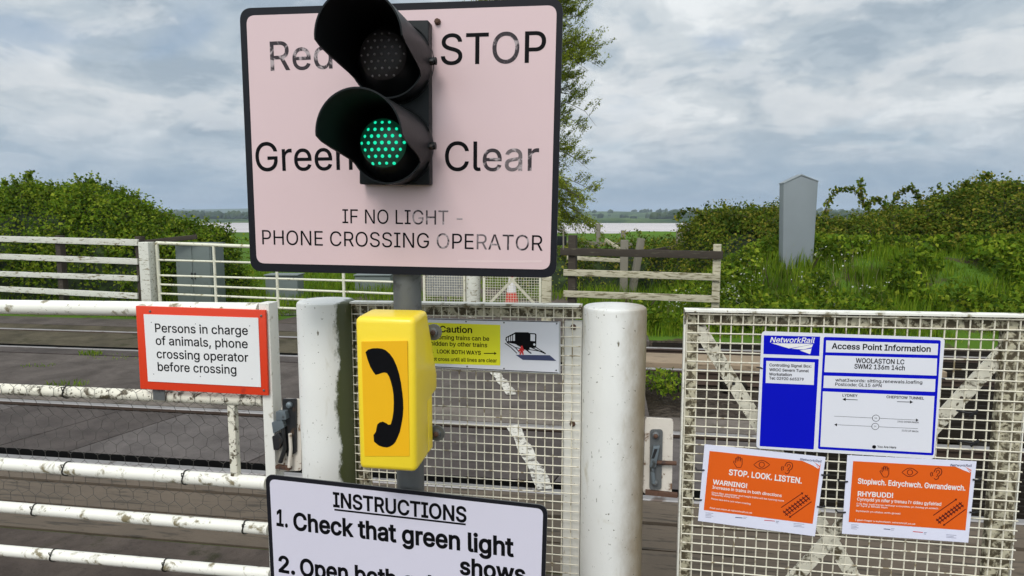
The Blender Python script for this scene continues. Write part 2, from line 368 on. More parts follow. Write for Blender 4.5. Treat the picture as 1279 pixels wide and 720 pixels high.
# ------------------------------------------------------------------ mesh building
class MB:
    def __init__(s):
        s.v, s.f, s.m, s.mats = [], [], [], []

    def mi(s, mat):
        mat = M[mat] if isinstance(mat, str) else mat
        if mat not in s.mats: s.mats.append(mat)
        return s.mats.index(mat)

    def add(s, vs, fs, mat):
        o = len(s.v); k = s.mi(mat)
        s.v += [tuple(p) for p in vs]
        for f in fs: s.f.append(tuple(i + o for i in f)); s.m.append(k)
        return s

    def box(s, a, b, mat):
        x0, x1 = sorted((a[0], b[0])); y0, y1 = sorted((a[1], b[1])); z0, z1 = sorted((a[2], b[2]))
        vs = [(x0, y0, z0), (x1, y0, z0), (x1, y1, z0), (x0, y1, z0), (x0, y0, z1), (x1, y0, z1), (x1, y1, z1), (x0, y1, z1)]
        return s.add(vs, [(0, 3, 2, 1), (4, 5, 6, 7), (0, 1, 5, 4), (1, 2, 6, 5), (2, 3, 7, 6), (3, 0, 4, 7)], mat)

    def bar(s, p, q, w, h, mat, up=(0, 0, 1)):
        """square bar from p to q; w across (horizontal side), h along up"""
        p, q = Vector(p), Vector(q); d = (q - p).normalized(); u = Vector(up); u = (u - d * u.dot(d)).normalized(); x = d.cross(u)
        vs = []
        for c in (p, q):
            for i, j in ((-1, -1), (1, -1), (1, 1), (-1, 1)): vs.append(c + x * (w / 2 * i) + u * (h / 2 * j))
        return s.add(vs, [(0, 1, 2, 3), (7, 6, 5, 4), (0, 4, 5, 1), (1, 5, 6, 2), (2, 6, 7, 3), (3, 7, 4, 0)], mat)

    def tube(s, pts, r, n, mat, caps=True):
        pts = [Vector(p) for p in pts]; rs = r if isinstance(r, (list, tuple)) else [r] * len(pts)
        vs, fs = [], []
        d0 = (pts[1] - pts[0]).normalized(); u = Vector((0, 0, 1)) if abs(d0.z) < .9 else Vector((1, 0, 0))
        for i, p in enumerate(pts):
            d = (pts[min(i + 1, len(pts) - 1)] - pts[max(i - 1, 0)]).normalized()
            x = d.cross(u).normalized(); y = x.cross(d)
            for k in range(n):
                a = 2 * math.pi * k / n; vs.append(p + (x * math.cos(a) + y * math.sin(a)) * rs[i])
        for i in range(len(pts) - 1):
            for k in range(n):
                a, b = i * n + k, i * n + (k + 1) % n; fs.append((a, a + n, b + n, b))
        if caps: fs.append(tuple(range(n))); fs.append(tuple(reversed(range((len(pts) - 1) * n, len(pts) * n))))
        return s.add(vs, fs, mat)

    def prism(s, poly, y0, y1, mat, back=None):
        """polygon in (x,z), front face at y0 (towards the viewer), extruded to y1"""
        n = len(poly)
        ar = sum(poly[i][0] * poly[(i + 1) % n][1] - poly[(i + 1) % n][0] * poly[i][1] for i in range(n))
        if ar < 0: poly = poly[::-1]
        s.add([(p[0], y0, p[1]) for p in poly], [tuple(range(n))], mat)
        vs = [(p[0], y0, p[1]) for p in poly] + [(p[0], y1, p[1]) for p in poly]
        fs = [((i + 1) % n, i, i + n, (i + 1) % n + n) for i in range(n)] + [tuple(reversed(range(n, 2 * n)))]
        return s.add(vs, fs, back or mat)

    def flat(s, poly, y, mat):
        n = len(poly)
        ar = sum(poly[i][0] * poly[(i + 1) % n][1] - poly[(i + 1) % n][0] * poly[i][1] for i in range(n))
        if ar < 0: poly = poly[::-1]
        return s.add([(p[0], y, p[1]) for p in poly], [tuple(range(n))], mat)

    def disc(s, c, r, y, mat, n=20, rz=None):
        return s.flat([(c[0] + r * math.cos(2 * math.pi * i / n), c[1] + (rz or r) * math.sin(2 * math.pi * i / n)) for i in range(n)], y, mat)

    def ribbon(s, pts, w, y, mat, closed=False):
        """a printed line along (x,z) points"""
        P = [Vector((p[0], p[1])) for p in pts]; n = len(P); vs, fs = [], []
        for i in range(n):
            a = P[(i - 1) % n] if closed or i > 0 else P[i]; b = P[(i + 1) % n] if closed or i < n - 1 else P[i]
            d = (b - a).normalized(); o = Vector((-d.y, d.x)) * w / 2
            vs += [(P[i].x + o.x, y, P[i].y + o.y), (P[i].x - o.x, y, P[i].y - o.y)]
        for i in range(n if closed else n - 1):
            j = (i + 1) % n; fs.append((2 * i, 2 * i + 1, 2 * j + 1, 2 * j))
        return s.add(vs, fs, mat)

    def build(s, name, parent=None, smooth=38, bevel=0, loc=None):
        me = bpy.data.meshes.new(name)
        me.from_pydata(s.v, [], s.f)
        for m in s.mats: me.materials.append(m)
        me.polygons.foreach_set('material_index', np.array(s.m, dtype=np.int32))
        me.update()
        if bevel:
            bm = bmesh.new(); bm.from_mesh(me)
            bmesh.ops.remove_doubles(bm, verts=bm.verts, dist=1e-5)
            es = [e for e in bm.edges if len(e.link_faces) == 2 and e.calc_face_angle(0) > R(28)]
            bmesh.ops.bevel(bm, geom=es, offset=bevel, segments=3, profile=.55, affect='EDGES', clamp_overlap=True)
            bm.to_mesh(me); bm.free()
        if smooth:
            me.shade_smooth(); me.set_sharp_from_angle(angle=R(smooth))
        o = bpy.data.objects.new(name, me); col.objects.link(o)
        if parent: o.parent = parent
        if loc is not None: o.location = loc
        return o


def thing(name, label, cat, fr=None, group=None, loc=None):
    o = bpy.data.objects.new(name, None); col.objects.link(o); o.empty_display_size = .1
    if fr is not None: o.location = fr.o; o.rotation_euler = (0, 0, fr.th)
    if loc is not None: o.location = loc
    o['label'] = label; o['category'] = cat
    if group: o['group'] = group
    return o


def tag(o, label, cat, group=None):
    o['label'] = label; o['category'] = cat
    if group: o['group'] = group
    return o


def kind(o, k): o['kind'] = k; return o


def dup(root, loc, rotz=None, label=None, scale=None):
    r = root.copy(); col.objects.link(r); r.location = loc
    if rotz is not None: r.rotation_euler = (0, 0, rotz)
    if scale: r.scale = (scale,) * 3
    if label: r['label'] = label
    for ch in list(root.children):
        c = ch.copy(); col.objects.link(c); c.parent = r
        for g in ch.children:
            d = g.copy(); col.objects.link(d); d.parent = c
    return r


# ------------------------------------------------------------------ lettering
try:
    FONT = bpy.data.fonts.load(os.path.join(bpy.utils.system_resource('DATAFILES'), 'fonts', 'Inter.woff2'))
except Exception:
    FONT = None
_gl, _adv = {}, {}


def _txt(body):
    c = bpy.data.curves.new('t', 'FONT'); c.body = body
    if FONT: c.font = FONT
    o = bpy.data.objects.new('t', c); col.objects.link(o)
    return o, c


def _rm(o):
    d = o.data; bpy.data.objects.remove(o)
    bpy.data.curves.remove(d)


def advance(ch):
    if ch not in _adv:
        w = []
        for b in ('H' + ch + 'H', 'HH'):
            o, c = _txt(b); bpy.context.view_layer.update(); w.append(o.dimensions.x); _rm(o)
        _adv[ch] = w[0] - w[1]
    return _adv[ch]


def glyph(ch, bold):
    key = (ch, bold)
    if key in _gl: return _gl[key]
    o, c = _txt(ch)
    dg = bpy.context.evaluated_depsgraph_get()
    cu = o.to_curve(dg)
    spl = []
    for s in cu.splines:
        pts = []
        n = len(s.bezier_points)
        if n == 0: continue
        for i in range(n):
            a, b = s.bezier_points[i], s.bezier_points[(i + 1) % n]
            p0, p1, p2, p3 = (Vector(x[:2]) for x in (a.co, a.handle_right, b.handle_left, b.co))
            st = (p1 - p0).length < 1e-4 and (p2 - p3).length < 1e-4 or abs((p3 - p0).cross(p1 - p0)) + abs((p3 - p0).cross(p2 - p0)) < 1e-5
            m = 1 if st else 5
            for k in range(m):
                t = k / m; pts.append(p0 * (1 - t) ** 3 + p1 * 3 * t * (1 - t) ** 2 + p2 * 3 * t * t * (1 - t) + p3 * t ** 3)
        cl = [p for i, p in enumerate(pts) if (p - pts[i - 1]).length > 1e-4]
        if len(cl) > 2: spl.append(cl)
    o.to_curve_clear(); _rm(o)
    area = lambda P: sum(P[i].x * P[(i + 1) % len(P)].y - P[(i + 1) % len(P)].x * P[i].y for i in range(len(P))) / 2
    res = []
    if spl:
        sgn = math.copysign(1, area(max(spl, key=lambda P: abs(area(P)))))

        def grow(P, d):
            """move the outline outwards by d (inwards for a hole)"""
            n = len(P); q = []
            for i in range(n):
                e1 = (P[i] - P[i - 1]).normalized(); e2 = (P[(i + 1) % n] - P[i]).normalized()
                n1 = Vector((e1.y, -e1.x)) * sgn; n2 = Vector((e2.y, -e2.x)) * sgn
                m = n1 + n2
                m = m.normalized() if m.length > .3 else n1
                k = min(1.6, 1 / max(.4, m.dot(n1))); q.append(P[i] + m * d * k)
            return q
        from mathutils.geometry import delaunay_2d_cdt
        loops = [grow(P, bold) for P in spl]
        vv, ee, k = [], [], 0
        for Lp in loops:
            n = len(Lp); vv += Lp; ee += [(k + i, k + (i + 1) % n) for i in range(n)]; k += n
        r = delaunay_2d_cdt(vv, ee, [], 0, 1e-6)
        vs, fs = r[0], r[2]

        def wind(p):
            w = 0
            for Lp in loops:
                for i in range(len(Lp)):
                    a, b = Lp[i - 1], Lp[i]; c = (b.x - a.x) * (p.y - a.y) - (p.x - a.x) * (b.y - a.y)
                    if a.y <= p.y < b.y and c > 0: w += 1
                    elif b.y <= p.y < a.y and c < 0: w -= 1
            return w
        keep = [tuple(f) for f in fs if wind(sum((vs[i] for i in f), Vector((0, 0))) / len(f)) != 0]
        res.append(([tuple(v) for v in vs], keep))
    _gl[key] = res
    return res


CAPH = max(v[1] for v in glyph('H', 0.0)[0][0])


def text(mb, fr, y, body, p0, p1, cap, mat='ink', bold=0.0, mats=None, slant=0.0):
    """body printed along the line p0 -> p1 (photograph pixels of the baseline ends), capital height cap in pixels"""
    a, b = fr.px(*p0, y), fr.px(*p1, y)
    up = fr.px(p0[0], p0[1] - cap, y)
    xs = [0.0]
    for ch in body: xs.append(xs[-1] + advance(ch))
    ax = Vector((b.x - a.x, b.z - a.z)); L = ax.length; ax = ax / L; az = Vector((-ax.y, ax.x))
    sx = L / (xs[-1] - .08); sz = abs(up.z - a.z) / CAPH
    for i, ch in enumerate(body):
        if ch == ' ': continue
        m = mats.get(i, mat) if mats else mat
        for j, (vs, fs) in enumerate(glyph(ch, bold)):
            yy = y - j * .00012 - (i % 2) * .00006
            V = []
            for vx, vz in vs:
                p = Vector((a.x, a.z)) + ax * (sx * (xs[i] + vx - .04 + slant * vz)) + az * (sz * vz)
                V.append((p.x, yy, p.y))
            if fs:
                f0 = fs[0]; q = [V[k] for k in f0[:3]]
                flip = (q[1][0] - q[0][0]) * (q[2][2] - q[0][2]) - (q[2][0] - q[0][0]) * (q[1][2] - q[0][2]) < 0
                mb.add(V, [f[::-1] for f in fs] if flip else fs, m)


def P2(fr, pts, y=0.0):
    return [(p.x, p.z) for p in (fr.px(u, v, y) for u, v in pts)]


def rounded(poly, r, n=5):
    out = []
    k = len(poly); P = [Vector(p) for p in poly]
    for i in range(k):
        a, b, c = P[i - 1], P[i], P[(i + 1) % k]
        d1 = (a - b).normalized(); d2 = (c - b).normalized()
        s, e = b + d1 * r, b + d2 * r
        for j in range(n + 1):
            t = j / n; q = s * (1 - t) ** 2 + b * 2 * t * (1 - t) + e * t * t; out.append((q.x, q.y))
    return out


def bolt(mb, c, r, y, mat, h=.006, n=8):
    mb.tube([(c[0], y, c[1]), (c[0], y - h * .7, c[1]), (c[0], y - h, c[1])], [r, r * .9, r * .5], n, mat)


# ------------------------------------------------------------------ frames of the place
T = Frame((0, 0, 0), .155)                      # the tracks
G = Frame((0, 2.27, 0), .19)                    # the near gates
CR = [T.local(ground(0, v)).y for v in (569, 499, 432, 410)]     # four rails
GAP = .11
E2 = .35
EDGE = 1.25                                     # where the crossing deck stops, then the open track



def vnoise(x, y, seed=0):
    xi, yi = np.floor(x).astype(np.int64), np.floor(y).astype(np.int64); fx, fy = x - xi, y - yi
    fx, fy = fx * fx * (3 - 2 * fx), fy * fy * (3 - 2 * fy)

    def h(a, b):
        n = (a * 374761393 + b * 668265263 + seed * 974634777) & 0x7fffffff
        n = ((n ^ (n >> 13)) * 1274126177) & 0x7fffffff
        return ((n ^ (n >> 16)) & 0xffff) / 65535.0
    return (h(xi, yi) * (1 - fx) + h(xi + 1, yi) * fx) * (1 - fy) + (h(xi, yi + 1) * (1 - fx) + h(xi + 1, yi + 1) * fx) * fy


def fbm(x, y, seed=0, o=4):
    s, a, t = 0, .5, 0
    for i in range(o):
        s = s + a * vnoise(x * 2 ** i, y * 2 ** i, seed + i); t += a; a *= .5
    return s / t


def sst(x, a, b):
    t = np.clip((x - a) / (b - a), 0, 1); return t * t * (3 - 2 * t)


C0, C1 = CR[0] - .62, CR[3] + .62               # the track corridor


def height(s, c):
    s, c = np.asarray(s, float), np.asarray(c, float)
    h = np.full(np.broadcast(s, c).shape, -.012)
    track = sst(c, C0 - .12, C0 - .02) * (1 - sst(c, C1, C1 + .12))
    h = h - .165 * track
    bank = sst(s, .7, 3.0) * (.16 * sst(c, C1 + .15, C1 + .8) + .95 * sst(c, C1 + .7, C1 + 2.6)) * (1 - .75 * sst(c, 17, 30))
    h = h + bank + (.10 * (fbm(s * .9, c * .9, 5) - .5)) * sst(c, C1 + .4, C1 + 1.4) * sst(np.abs(s + 1.5), 1.2, 3)
    fall = sst(c, 84, 112)
    h = h * (1 - fall) - 7.0 * fall
    shore = sst(c, 1180, 1300)
    h = h + shore * (9 + 7 * fbm(s * .004, c * .004, 9))
    h = h + sst(c, 1700, 2700) * (14 + 26 * fbm(s * .0011 + 3, c * .0009, 12, 5))
    h = h + sst(c, 3600, 5200) * (30 + 60 * fbm(s * .0005 + 1.2, c * .0003, 14, 4)) * (.62 + .38 * sst(-s, -500, 2500))
    return h


def graded(a, near, step, b, g=1.16):
    """coordinates fine between -near and near, then growing out to a and b"""
    v = list(np.arange(near[0], near[1] + 1e-6, step)); d = step
    while v[-1] < b: d *= g; v.append(v[-1] + d)
    d = step; lo = []
    x = near[0]
    while x > a: d *= g; x -= d; lo.append(x)
    return np.array(lo[::-1] + v)


def grid_mesh(name, S, Cc, Z, mats, midx=None):
    ns, nc = len(S), len(Cc)
    v = np.stack([np.repeat(S[None, :], nc, 0), np.repeat(Cc[:, None], ns, 1), Z], -1).reshape(-1, 3)
    i = np.arange(ns - 1)[None, :] + np.arange(nc - 1)[:, None] * ns
    f = np.stack([i, i + 1, i + ns + 1, i + ns], -1).reshape(-1, 4)
    me = bpy.data.meshes.new(name); me.vertices.add(len(v)); me.vertices.foreach_set('co', v.ravel().astype(np.float32))
    me.loops.add(f.size); me.loops.foreach_set('vertex_index', f.ravel().astype(np.int32))
    me.polygons.add(len(f)); me.polygons.foreach_set('loop_start', np.arange(0, f.size, 4, dtype=np.int32))
    for m in mats: me.materials.append(M[m])
    if midx is not None: me.polygons.foreach_set('material_index', midx.ravel().astype(np.int32))
    me.update(calc_edges=True); me.shade_smooth()
    o = bpy.data.objects.new(name, me); col.objects.link(o); o.rotation_euler = (0, 0, T.th)
    return o


# ------------------------------------------------------------------ ground, water, far hills
S_ = graded(-6500, (-13, 13), .16, 6500); C_ = graded(-400, (-3, 16), .12, 6400, 1.075)
Zg = height(S_[None, :], C_[:, None])
sm, cm = (S_[:-1] + S_[1:]) / 2, (C_[:-1] + C_[1:]) / 2
mi = np.zeros((len(cm), len(sm)), np.int32)
mi[(cm > C0 - .1) & (cm < C1 + .05), :] = 1
mi[cm > 900, :] = 2
kind(grid_mesh('ground', S_, C_, Zg, ['terrain', 'ballast', 'hill'], mi), 'structure')
kind(grid_mesh('estuary_water', np.linspace(-6000, 6000, 40), np.linspace(96, 1420, 40), np.full((40, 40), -4.0), ['water']), 'structure')


def sheet(name, s0, s1, c0, c1, z, mat, thick=None, k='structure', taper=0.0):
    b = MB()
    if thick: b.box((s0, c0, z - thick), (s1, c1, z), mat)
    else: b.add([(s0, c0, z), (s1, c0, z), (s1, c1, z), (s0, c1, z)], [(0, 1, 2, 3)], mat)
    o = b.build(name, smooth=0); o.rotation_euler = (0, 0, T.th); kind(o, k)
    return o


# road in front of the gates, edge beams and the crossing deck between and beside the rails
sheet('road', -14, 14, -12, C0 - .33, 0, 'tarmac', .05)
W = .035                                        # half a rail head


def edge_planks(c0, c1, n, name, mat, s1=EDGE, s0=-12, z=0.0, lab=None):
    d = (c1 - c0) / n
    for i in range(n):
        o = sheet(name, s0, s1, c0 + d * i + .013, c0 + d * (i + 1) - .013, z - .006 * (i % 2), mat, .14)


edge_planks(C0 - .32, CR[0] - W - .005, 3, 'crossing_deck', 'brown_wood', s1=2.3)


def skew_deck(c0, c1, seams, mats, z=0.0):
    """panels between two rails, their joints running at a skew across the track; seams = s at c0, skew ds/dc"""
    k = .25
    xs = [-12] + seams + [EDGE if c0 < CR[1] else E2]
    b = MB(); b2 = None
    for i in range(len(xs) - 1):
        a0, a1 = xs[i], xs[i + 1]; g = .006
        ka = 0 if i == 0 else k; kb = 0 if i == len(xs) - 2 else k
        v = [(a0 + g, c0, z), (a1 - g, c0, z), (a1 - g + kb * (c1 - c0), c1, z), (a0 + g + ka * (c1 - c0), c1, z)]
        v += [(p[0], p[1], z - .14) for p in v]
        b.add(v, [(0, 1, 2, 3), (1, 5, 6, 2), (3, 7, 4, 0)], mats[i % len(mats)])
        b.add(v, [(0, 4, 5, 1), (2, 6, 7, 3)], 'gap_shade')  # panel sides facing the rails coloured black as painted shade
    o = b.build('crossing_deck', smooth=0); o.rotation_euler = (0, 0, T.th); kind(o, 'structure')


sA = [T.local(ground(*p)).x for p in ((0, 556), (95, 560), (305, 580))]
skew_deck(CR[0] + W + GAP, CR[1] - W - GAP, [-5.6] + sA + [-.35], ['deck_b', 'deck_a', 'deck_a', 'deck_b', 'deck_a', 'deck_b'])
skew_deck(CR[2] + W + GAP, CR[3] - W - GAP, [-6.0, -3.2, -1.1], ['deck_c', 'deck_c'])
edge_planks(CR[1] + W + .005, CR[1] + .42, 1, 'crossing_deck', 'kerb', z=-.001)
sheet('crossing_deck', -12, E2, CR[1] + .43, CR[2] - .36, -.004, 'tarmac_grey', .13)
edge_planks(CR[2] - .35, CR[2] - W - .005, 1, 'crossing_deck', 'deck_a', s1=E2, z=.002)
edge_planks(CR[3] + W + .005, CR[3] + .42, 1, 'crossing_deck', 'deck_c', s1=E2)
sheet('crossing_deck', -12, E2 + .2, CR[3] + .43, C1 + .5, .001, 'tarmac_grey', .15)
# brown timber baulk laid between the far rails beside the deck
bt = MB(); bt.box((E2 + .02, CR[2] + .30, -.15), (E2 + 3.4, CR[3] - .36, .004), 'baulk_wood')
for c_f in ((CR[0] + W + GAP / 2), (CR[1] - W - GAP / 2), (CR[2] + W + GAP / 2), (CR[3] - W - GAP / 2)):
    sheet('flangeway_shade', -12, EDGE if c_f < CR[1] else E2, c_f - GAP / 2 + .004, c_f + GAP / 2 - .004, -.10, 'gap_shade')  # black strip added in the gap so it reads as deep shade
# far side: lane leading away through the far gate
lb = MB()
for i in range(14):
    c0_, c1_ = C1 + .5 + i * .9, C1 + .5 + (i + 1) * .9
    w0, w1 = -5.6 + .15 * math.sin(i * 1.7), -.6 + .2 * math.sin(i * 1.3 + 1)
    w0n, w1n = -5.6 + .15 * math.sin((i + 1) * 1.7), -.6 + .2 * math.sin((i + 1) * 1.3 + 1)
    lb.add([(w0, c0_, .006), (w1, c0_, .006), (w1n, c1_, .006), (w0n, c1_, .006)], [(0, 1, 2, 3)], 'tarmac')
lo = lb.build('lane', smooth=0); lo.rotation_euler = (0, 0, T.th); kind(lo, 'structure')
for (u, v, rx, ry) in ((362, 376.5, .62, .50), (350, 390, .75, .38), (405, 372, .4, .3)):
    p = ground(u, v, .011); pb = MB(); n = 26
    pb.add([(p.x + rx * math.cos(t) * (1 + .25 * math.sin(3 * t + u)), p.y + ry * math.sin(t) * (1 + .2 * math.cos(5 * t)), .011)
            for t in [2 * math.pi * i / n for i in range(n)]], [tuple(range(n))], 'puddle')
    kind(pb.build('puddle', smooth=0), 'structure')
# worn white edge line across the deck
wl = MB()
for (a, b_) in (((618, 465), (640, 493)), ((640, 531), (682, 611))):
    q = []
    A, B = ground(*a, .006), ground(*b_, .006); d = (B - A).normalized(); x = Vector((-d.y, d.x, 0))
    n = 16
    L_, R_ = [], []
    for i in range(n + 1):
        p = A.lerp(B, i / n); w = .052 + .010 * math.sin(i * 1.1) + .004 * math.sin(i * 2.3)
        L_.append(p + x * w); R_.append(p - x * (.05 + .008 * math.sin(i * .9 + 1)))
    wl.add(L_ + R_[::-1], [tuple(range(2 * n + 2))], 'white_line')
kind(wl.build('road_marking', smooth=0), 'structure')

# rails: foot, web and head, each one a thing
RAIL_LABELS = ['worn steel rail of the near track, the one closest to the white gates',
               'worn steel rail along the far edge of the near track deck',
               'steel rail of the far track on the side facing the white gates',
               'thin steel rail farthest from the gates, beside the far edge of the deck']
for i, c in enumerate(CR):
    b = MB()
    prof = [(-.07, -.16), (.07, -.16), (.07, -.15), (.012, -.135), (.012, -.04), (W, -.03), (W, -.006), (W - .008, .001), (-W + .008, .001), (-W, -.006), (-W, -.03), (-.012, -.04), (-.012, -.135), (-.07, -.15)]
    n = len(prof)
    vs = [(-25, y, z) for y, z in prof] + [(25, y, z) for y, z in prof]
    for j in range(n):
        k2 = (j + 1) % n
        b.add([vs[j], vs[k2], vs[k2 + n], vs[j + n]], [(0, 1, 2, 3)], 'rail_head' if j in (6, 7, 8) else 'rail_web')
    fr = T.shift((0, c, 0))
    o = b.build('railway_rail', smooth=0); o.location = fr.o; o.rotation_euler = (0, 0, T.th)
    tag(o, RAIL_LABELS[i], 'rail', 'railway rails through the crossing')
# sleepers on the open track to the right of the deck
sb = MB(); sb.box((-.125, -.98, -.16), (.125, .98, -.07), 'guard_wood')
proto = None
for tr, cc in (('near', (CR[0] + CR[1]) / 2), ('far', (CR[2] + CR[3]) / 2)):
    for i in range(14):
        w = T.world(((EDGE if tr == 'near' else E2) + .35 + i * .65, cc, 0))
        if proto is None:
            proto = sb.build('sleeper', bevel=.01); o = proto
        else:
            o = proto.copy(); col.objects.link(o)
        o.location = w; o.rotation_euler = (0, 0, T.th)
        tag(o, 'dark timber sleeper under the open %s track beside the crossing deck' % tr, 'sleeper', 'sleepers of the %s track' % tr)
# black timber guards lying between and beside the rails to the right of the deck
GU = [('blackened slatted timber guard lying in front of the near rail', C0 - .05, CR[0] - .09, 6, 2.33),
      ('blackened slatted timber guard lying between the two near rails', CR[0] + .13, CR[1] - .13, 9, EDGE + .03),
      ('blackened slatted timber guard lying in the space between the two tracks', CR[1] + .55, CR[2] - .15, 11, E2 + 1.35),
      ('blackened slatted timber guard lying between the two far rails', CR[2] + .14, CR[3] - .14, 8, E2 + 3.44),
      ('blackened slatted timber guard lying behind the farthest rail', CR[3] + .12, C1 - .02, 4, E2 + .25)]
for lab, c0_, c1_, n, s0 in GU:
    b = MB(); d = (c1_ - c0_) / n; L_ = 11 - s0
    for j in range(n):
        c = d * (j + .5); h = .055
        vs = [(0, c - d * .36, -.16), (0, c + d * .36, -.16), (0, c + .012, -.035), (0, c - .012, -.035)]
        vs += [(L_, p[1], p[2]) for p in vs]
        b.add(vs, [(0, 3, 2, 1), (4, 5, 6, 7), (0, 1, 5, 4), (1, 2, 6, 5), (2, 3, 7, 6), (3, 0, 4, 7)], 'guard_wood')
    fr = T.shift((s0, c0_, 0)); o = b.build('trespass_guard', smooth=0); o.location = fr.o; o.rotation_euler = (0, 0, T.th)
    tag(o, lab, 'trespass guard', 'slatted timber guards beside the crossing')
o = bt.build('timber_baulk', bevel=.012); o.rotation_euler = (0, 0, T.th); tag(o, 'light brown timber baulk lying between the far rails, seen between bollard and mesh gate', 'timber')

# ------------------------------------------------------------------ near gates, bollards
BL, BR_ = Vector((-.700, 2.40, 0)), Vector((.356, 2.20, 0))


def bollard(name, label, w, r, h, mat):
    b = MB(); n = 48
    prof = [(r, -.1), (r, h - .012), (r - .003, h - .005), (r - .010, h), (r * .55, h + .003), (0.001, h + .004)]
    vs = [(q * math.cos(2 * math.pi * k / n), q * math.sin(2 * math.pi * k / n), z) for q, z in prof for k in range(n)]
    fs = [(i * n + k, i * n + (k + 1) % n, (i + 1) * n + (k + 1) % n, (i + 1) * n + k) for i in range(len(prof) - 1) for k in range(n)]
    b.add(vs, fs, mat); o = b.build(name, smooth=30); o.location = w; o.rotation_euler = (0, 0, G.th)
    tag(o, label, 'bollard', 'thick white gate posts'); return o


hL = at(405, 375, 2.40).z; hR = at(769, 382, 2.20).z
bollard('gate_post', 'thick white round post with a green algae streak, beside the yellow phone box', BL, .1095, hL, 'bollard_algae')
bollard('gate_post', 'thick white round post with brown grime, between the wicket gate and the wide mesh gate', BR_, .110, hR, 'bollard_grime')


def gline(p, q, y=0.0, f=G):
    """centre line through two photograph points on the gate plane: returns z(x)"""
    a, b = f.px(*p, y), f.px(*q, y)
    return lambda x: a.z + (b.z - a.z) * (x - a.x) / (b.x - a.x)


# left: white tubular gate with netting
xe = G.px(333, 500).x
fg = thing('field_gate', 'white tubular five rail gate with wire netting and a red edged notice', 'gate', G.shift((xe, 0, 0)))
LO = 3.4


def gx(x): return x - xe


rails = [((0, 383.5), (330, 388), .030, 'gate_white'), ((0, 486), (325, 500.5), .0235, 'rail_dirty'), ((0, 579.5), (325, 603), .0265, 'gate_white'),
         ((0, 633), (325, 660), .0235, 'gate_white'), ((0, 687.5), (325, 716), .0235, 'gate_white')]
zl = []
ties = {1: [84], 2: [84, 232], 3: [45, 306], 4: [68, 207]}
for i, (p, q, r, m) in enumerate(rails):
    f = gline(p, q); zl.append(f)
    b = MB(); nseg = 14
    pts = [(-LO + (LO - .012) * k / nseg, 0, f(xe - LO + (LO - .012) * k / nseg)) for k in range(nseg + 1)]
    b.tube(pts, r, 18, m); ro = b.build('rail', fg)
    for u in ties.get(i, []):
        x = G.px(u, p[1]).x; z = f(x); tb = MB()
        n = 20
        tb.tube([(gx(x) + .003 * math.sin(3 * t), (r + .002) * math.cos(t), z + (r + .002) * math.sin(t)) for t in [2 * math.pi * k / n for k in range(n + 1)]], .0028, 6, 'tie', caps=False)
        tb.tube([(gx(x), -r - .001, z + r * .5), (gx(x) + .008, -r - .012, z + r + .006), (gx(x) + .018, -r - .006, z + r + .004)], .0022, 5, 'tie')
        tb.build('wire_tie', ro)
b = MB(); xs0, xs1 = G.px(333.5, 500).x, G.px(346, 500).x
b.box((gx(xs0), -.031, .2), (gx(xs1), .033, zl[0](xe) + .033), 'stile_white'); b.build('end_stile', fg, bevel=.003)
b = MB(); xb = G.px(292.5, 545).x
b.box((gx(xb) - .017, -.012, zl[2](xb) + .02), (gx(xb) + .014, .014, zl[1](xb) - .015), 'rail_dirty'); b.build('stay_bar', fg, bevel=.002)
# hexagonal netting stretched over the front of the rails
b = MB(); hx, hz = .066, .050
ztop, zbot = zl[1](xe) + .03, zl[3](xe) - .05
E_ = set(); V_ = {}
rowh = hz
jr = random.Random(3)


def hv(i, j):
    """twisted-wire hexagons: rows of zigzag joined by short verticals"""
    if (i, j) not in V_:
        x = -i * hx / 2; z = ztop - (j // 2) * rowh * .98 - (j % 2) * rowh * .5
        k = j // 2
        zz = ztop - k * rowh + (.010 if (i + k) % 2 == 0 else -.010) - (0 if j % 2 == 0 else 0)
        V_[(i, j)] = (x + jr.uniform(-.004, .004), -.0275 + jr.uniform(-.002, .003), zz + jr.uniform(-.003, .003) - .075 * 0)
    return V_[(i, j)]


ni = int(2 * 2.7 / hx); nr = int((ztop - zbot) / rowh)
slope_net = (zl[1](xe - 2) - zl[1](xe)) / -2
segs = []
for k in range(nr):
    for i in range(ni):
        segs.append((hv(i, 2 * k), hv(i + 1, 2 * k)))
        if (i + k) % 2 == 1 and k + 1 < nr: segs.append((hv(i, 2 * k), hv(i, 2 * k + 2)))
for p, q in segs:
    p, q = [(v[0], v[1] + .060 * float(sst(np.array(ztop - v[2]), .05, .15)), v[2] + slope_net * v[0]) for v in (p, q)]
    b.tube([p, q], .0010, 3, 'wire', caps=False)
b.build('wire_netting', fg, smooth=0)


def mesh_panel(b, x0, x1, z0, z1, dx, dz, y, r, mat, top=lambda x: 0.0, jit=.0):
    x = x0
    while x <= x1 + 1e-6:
        b.tube([(x + jr.uniform(-jit, jit), y, z0), (x + jr.uniform(-jit, jit), y, z1 + top(x))], r, 5, mat); x += dx
    z = z1 - .004
    while z >= z0:
        b.tube([(x0, y - r * 1.6, z + top(x0)), (x1, y - r * 1.6, z + top(x1))], r, 5, mat); z -= dz


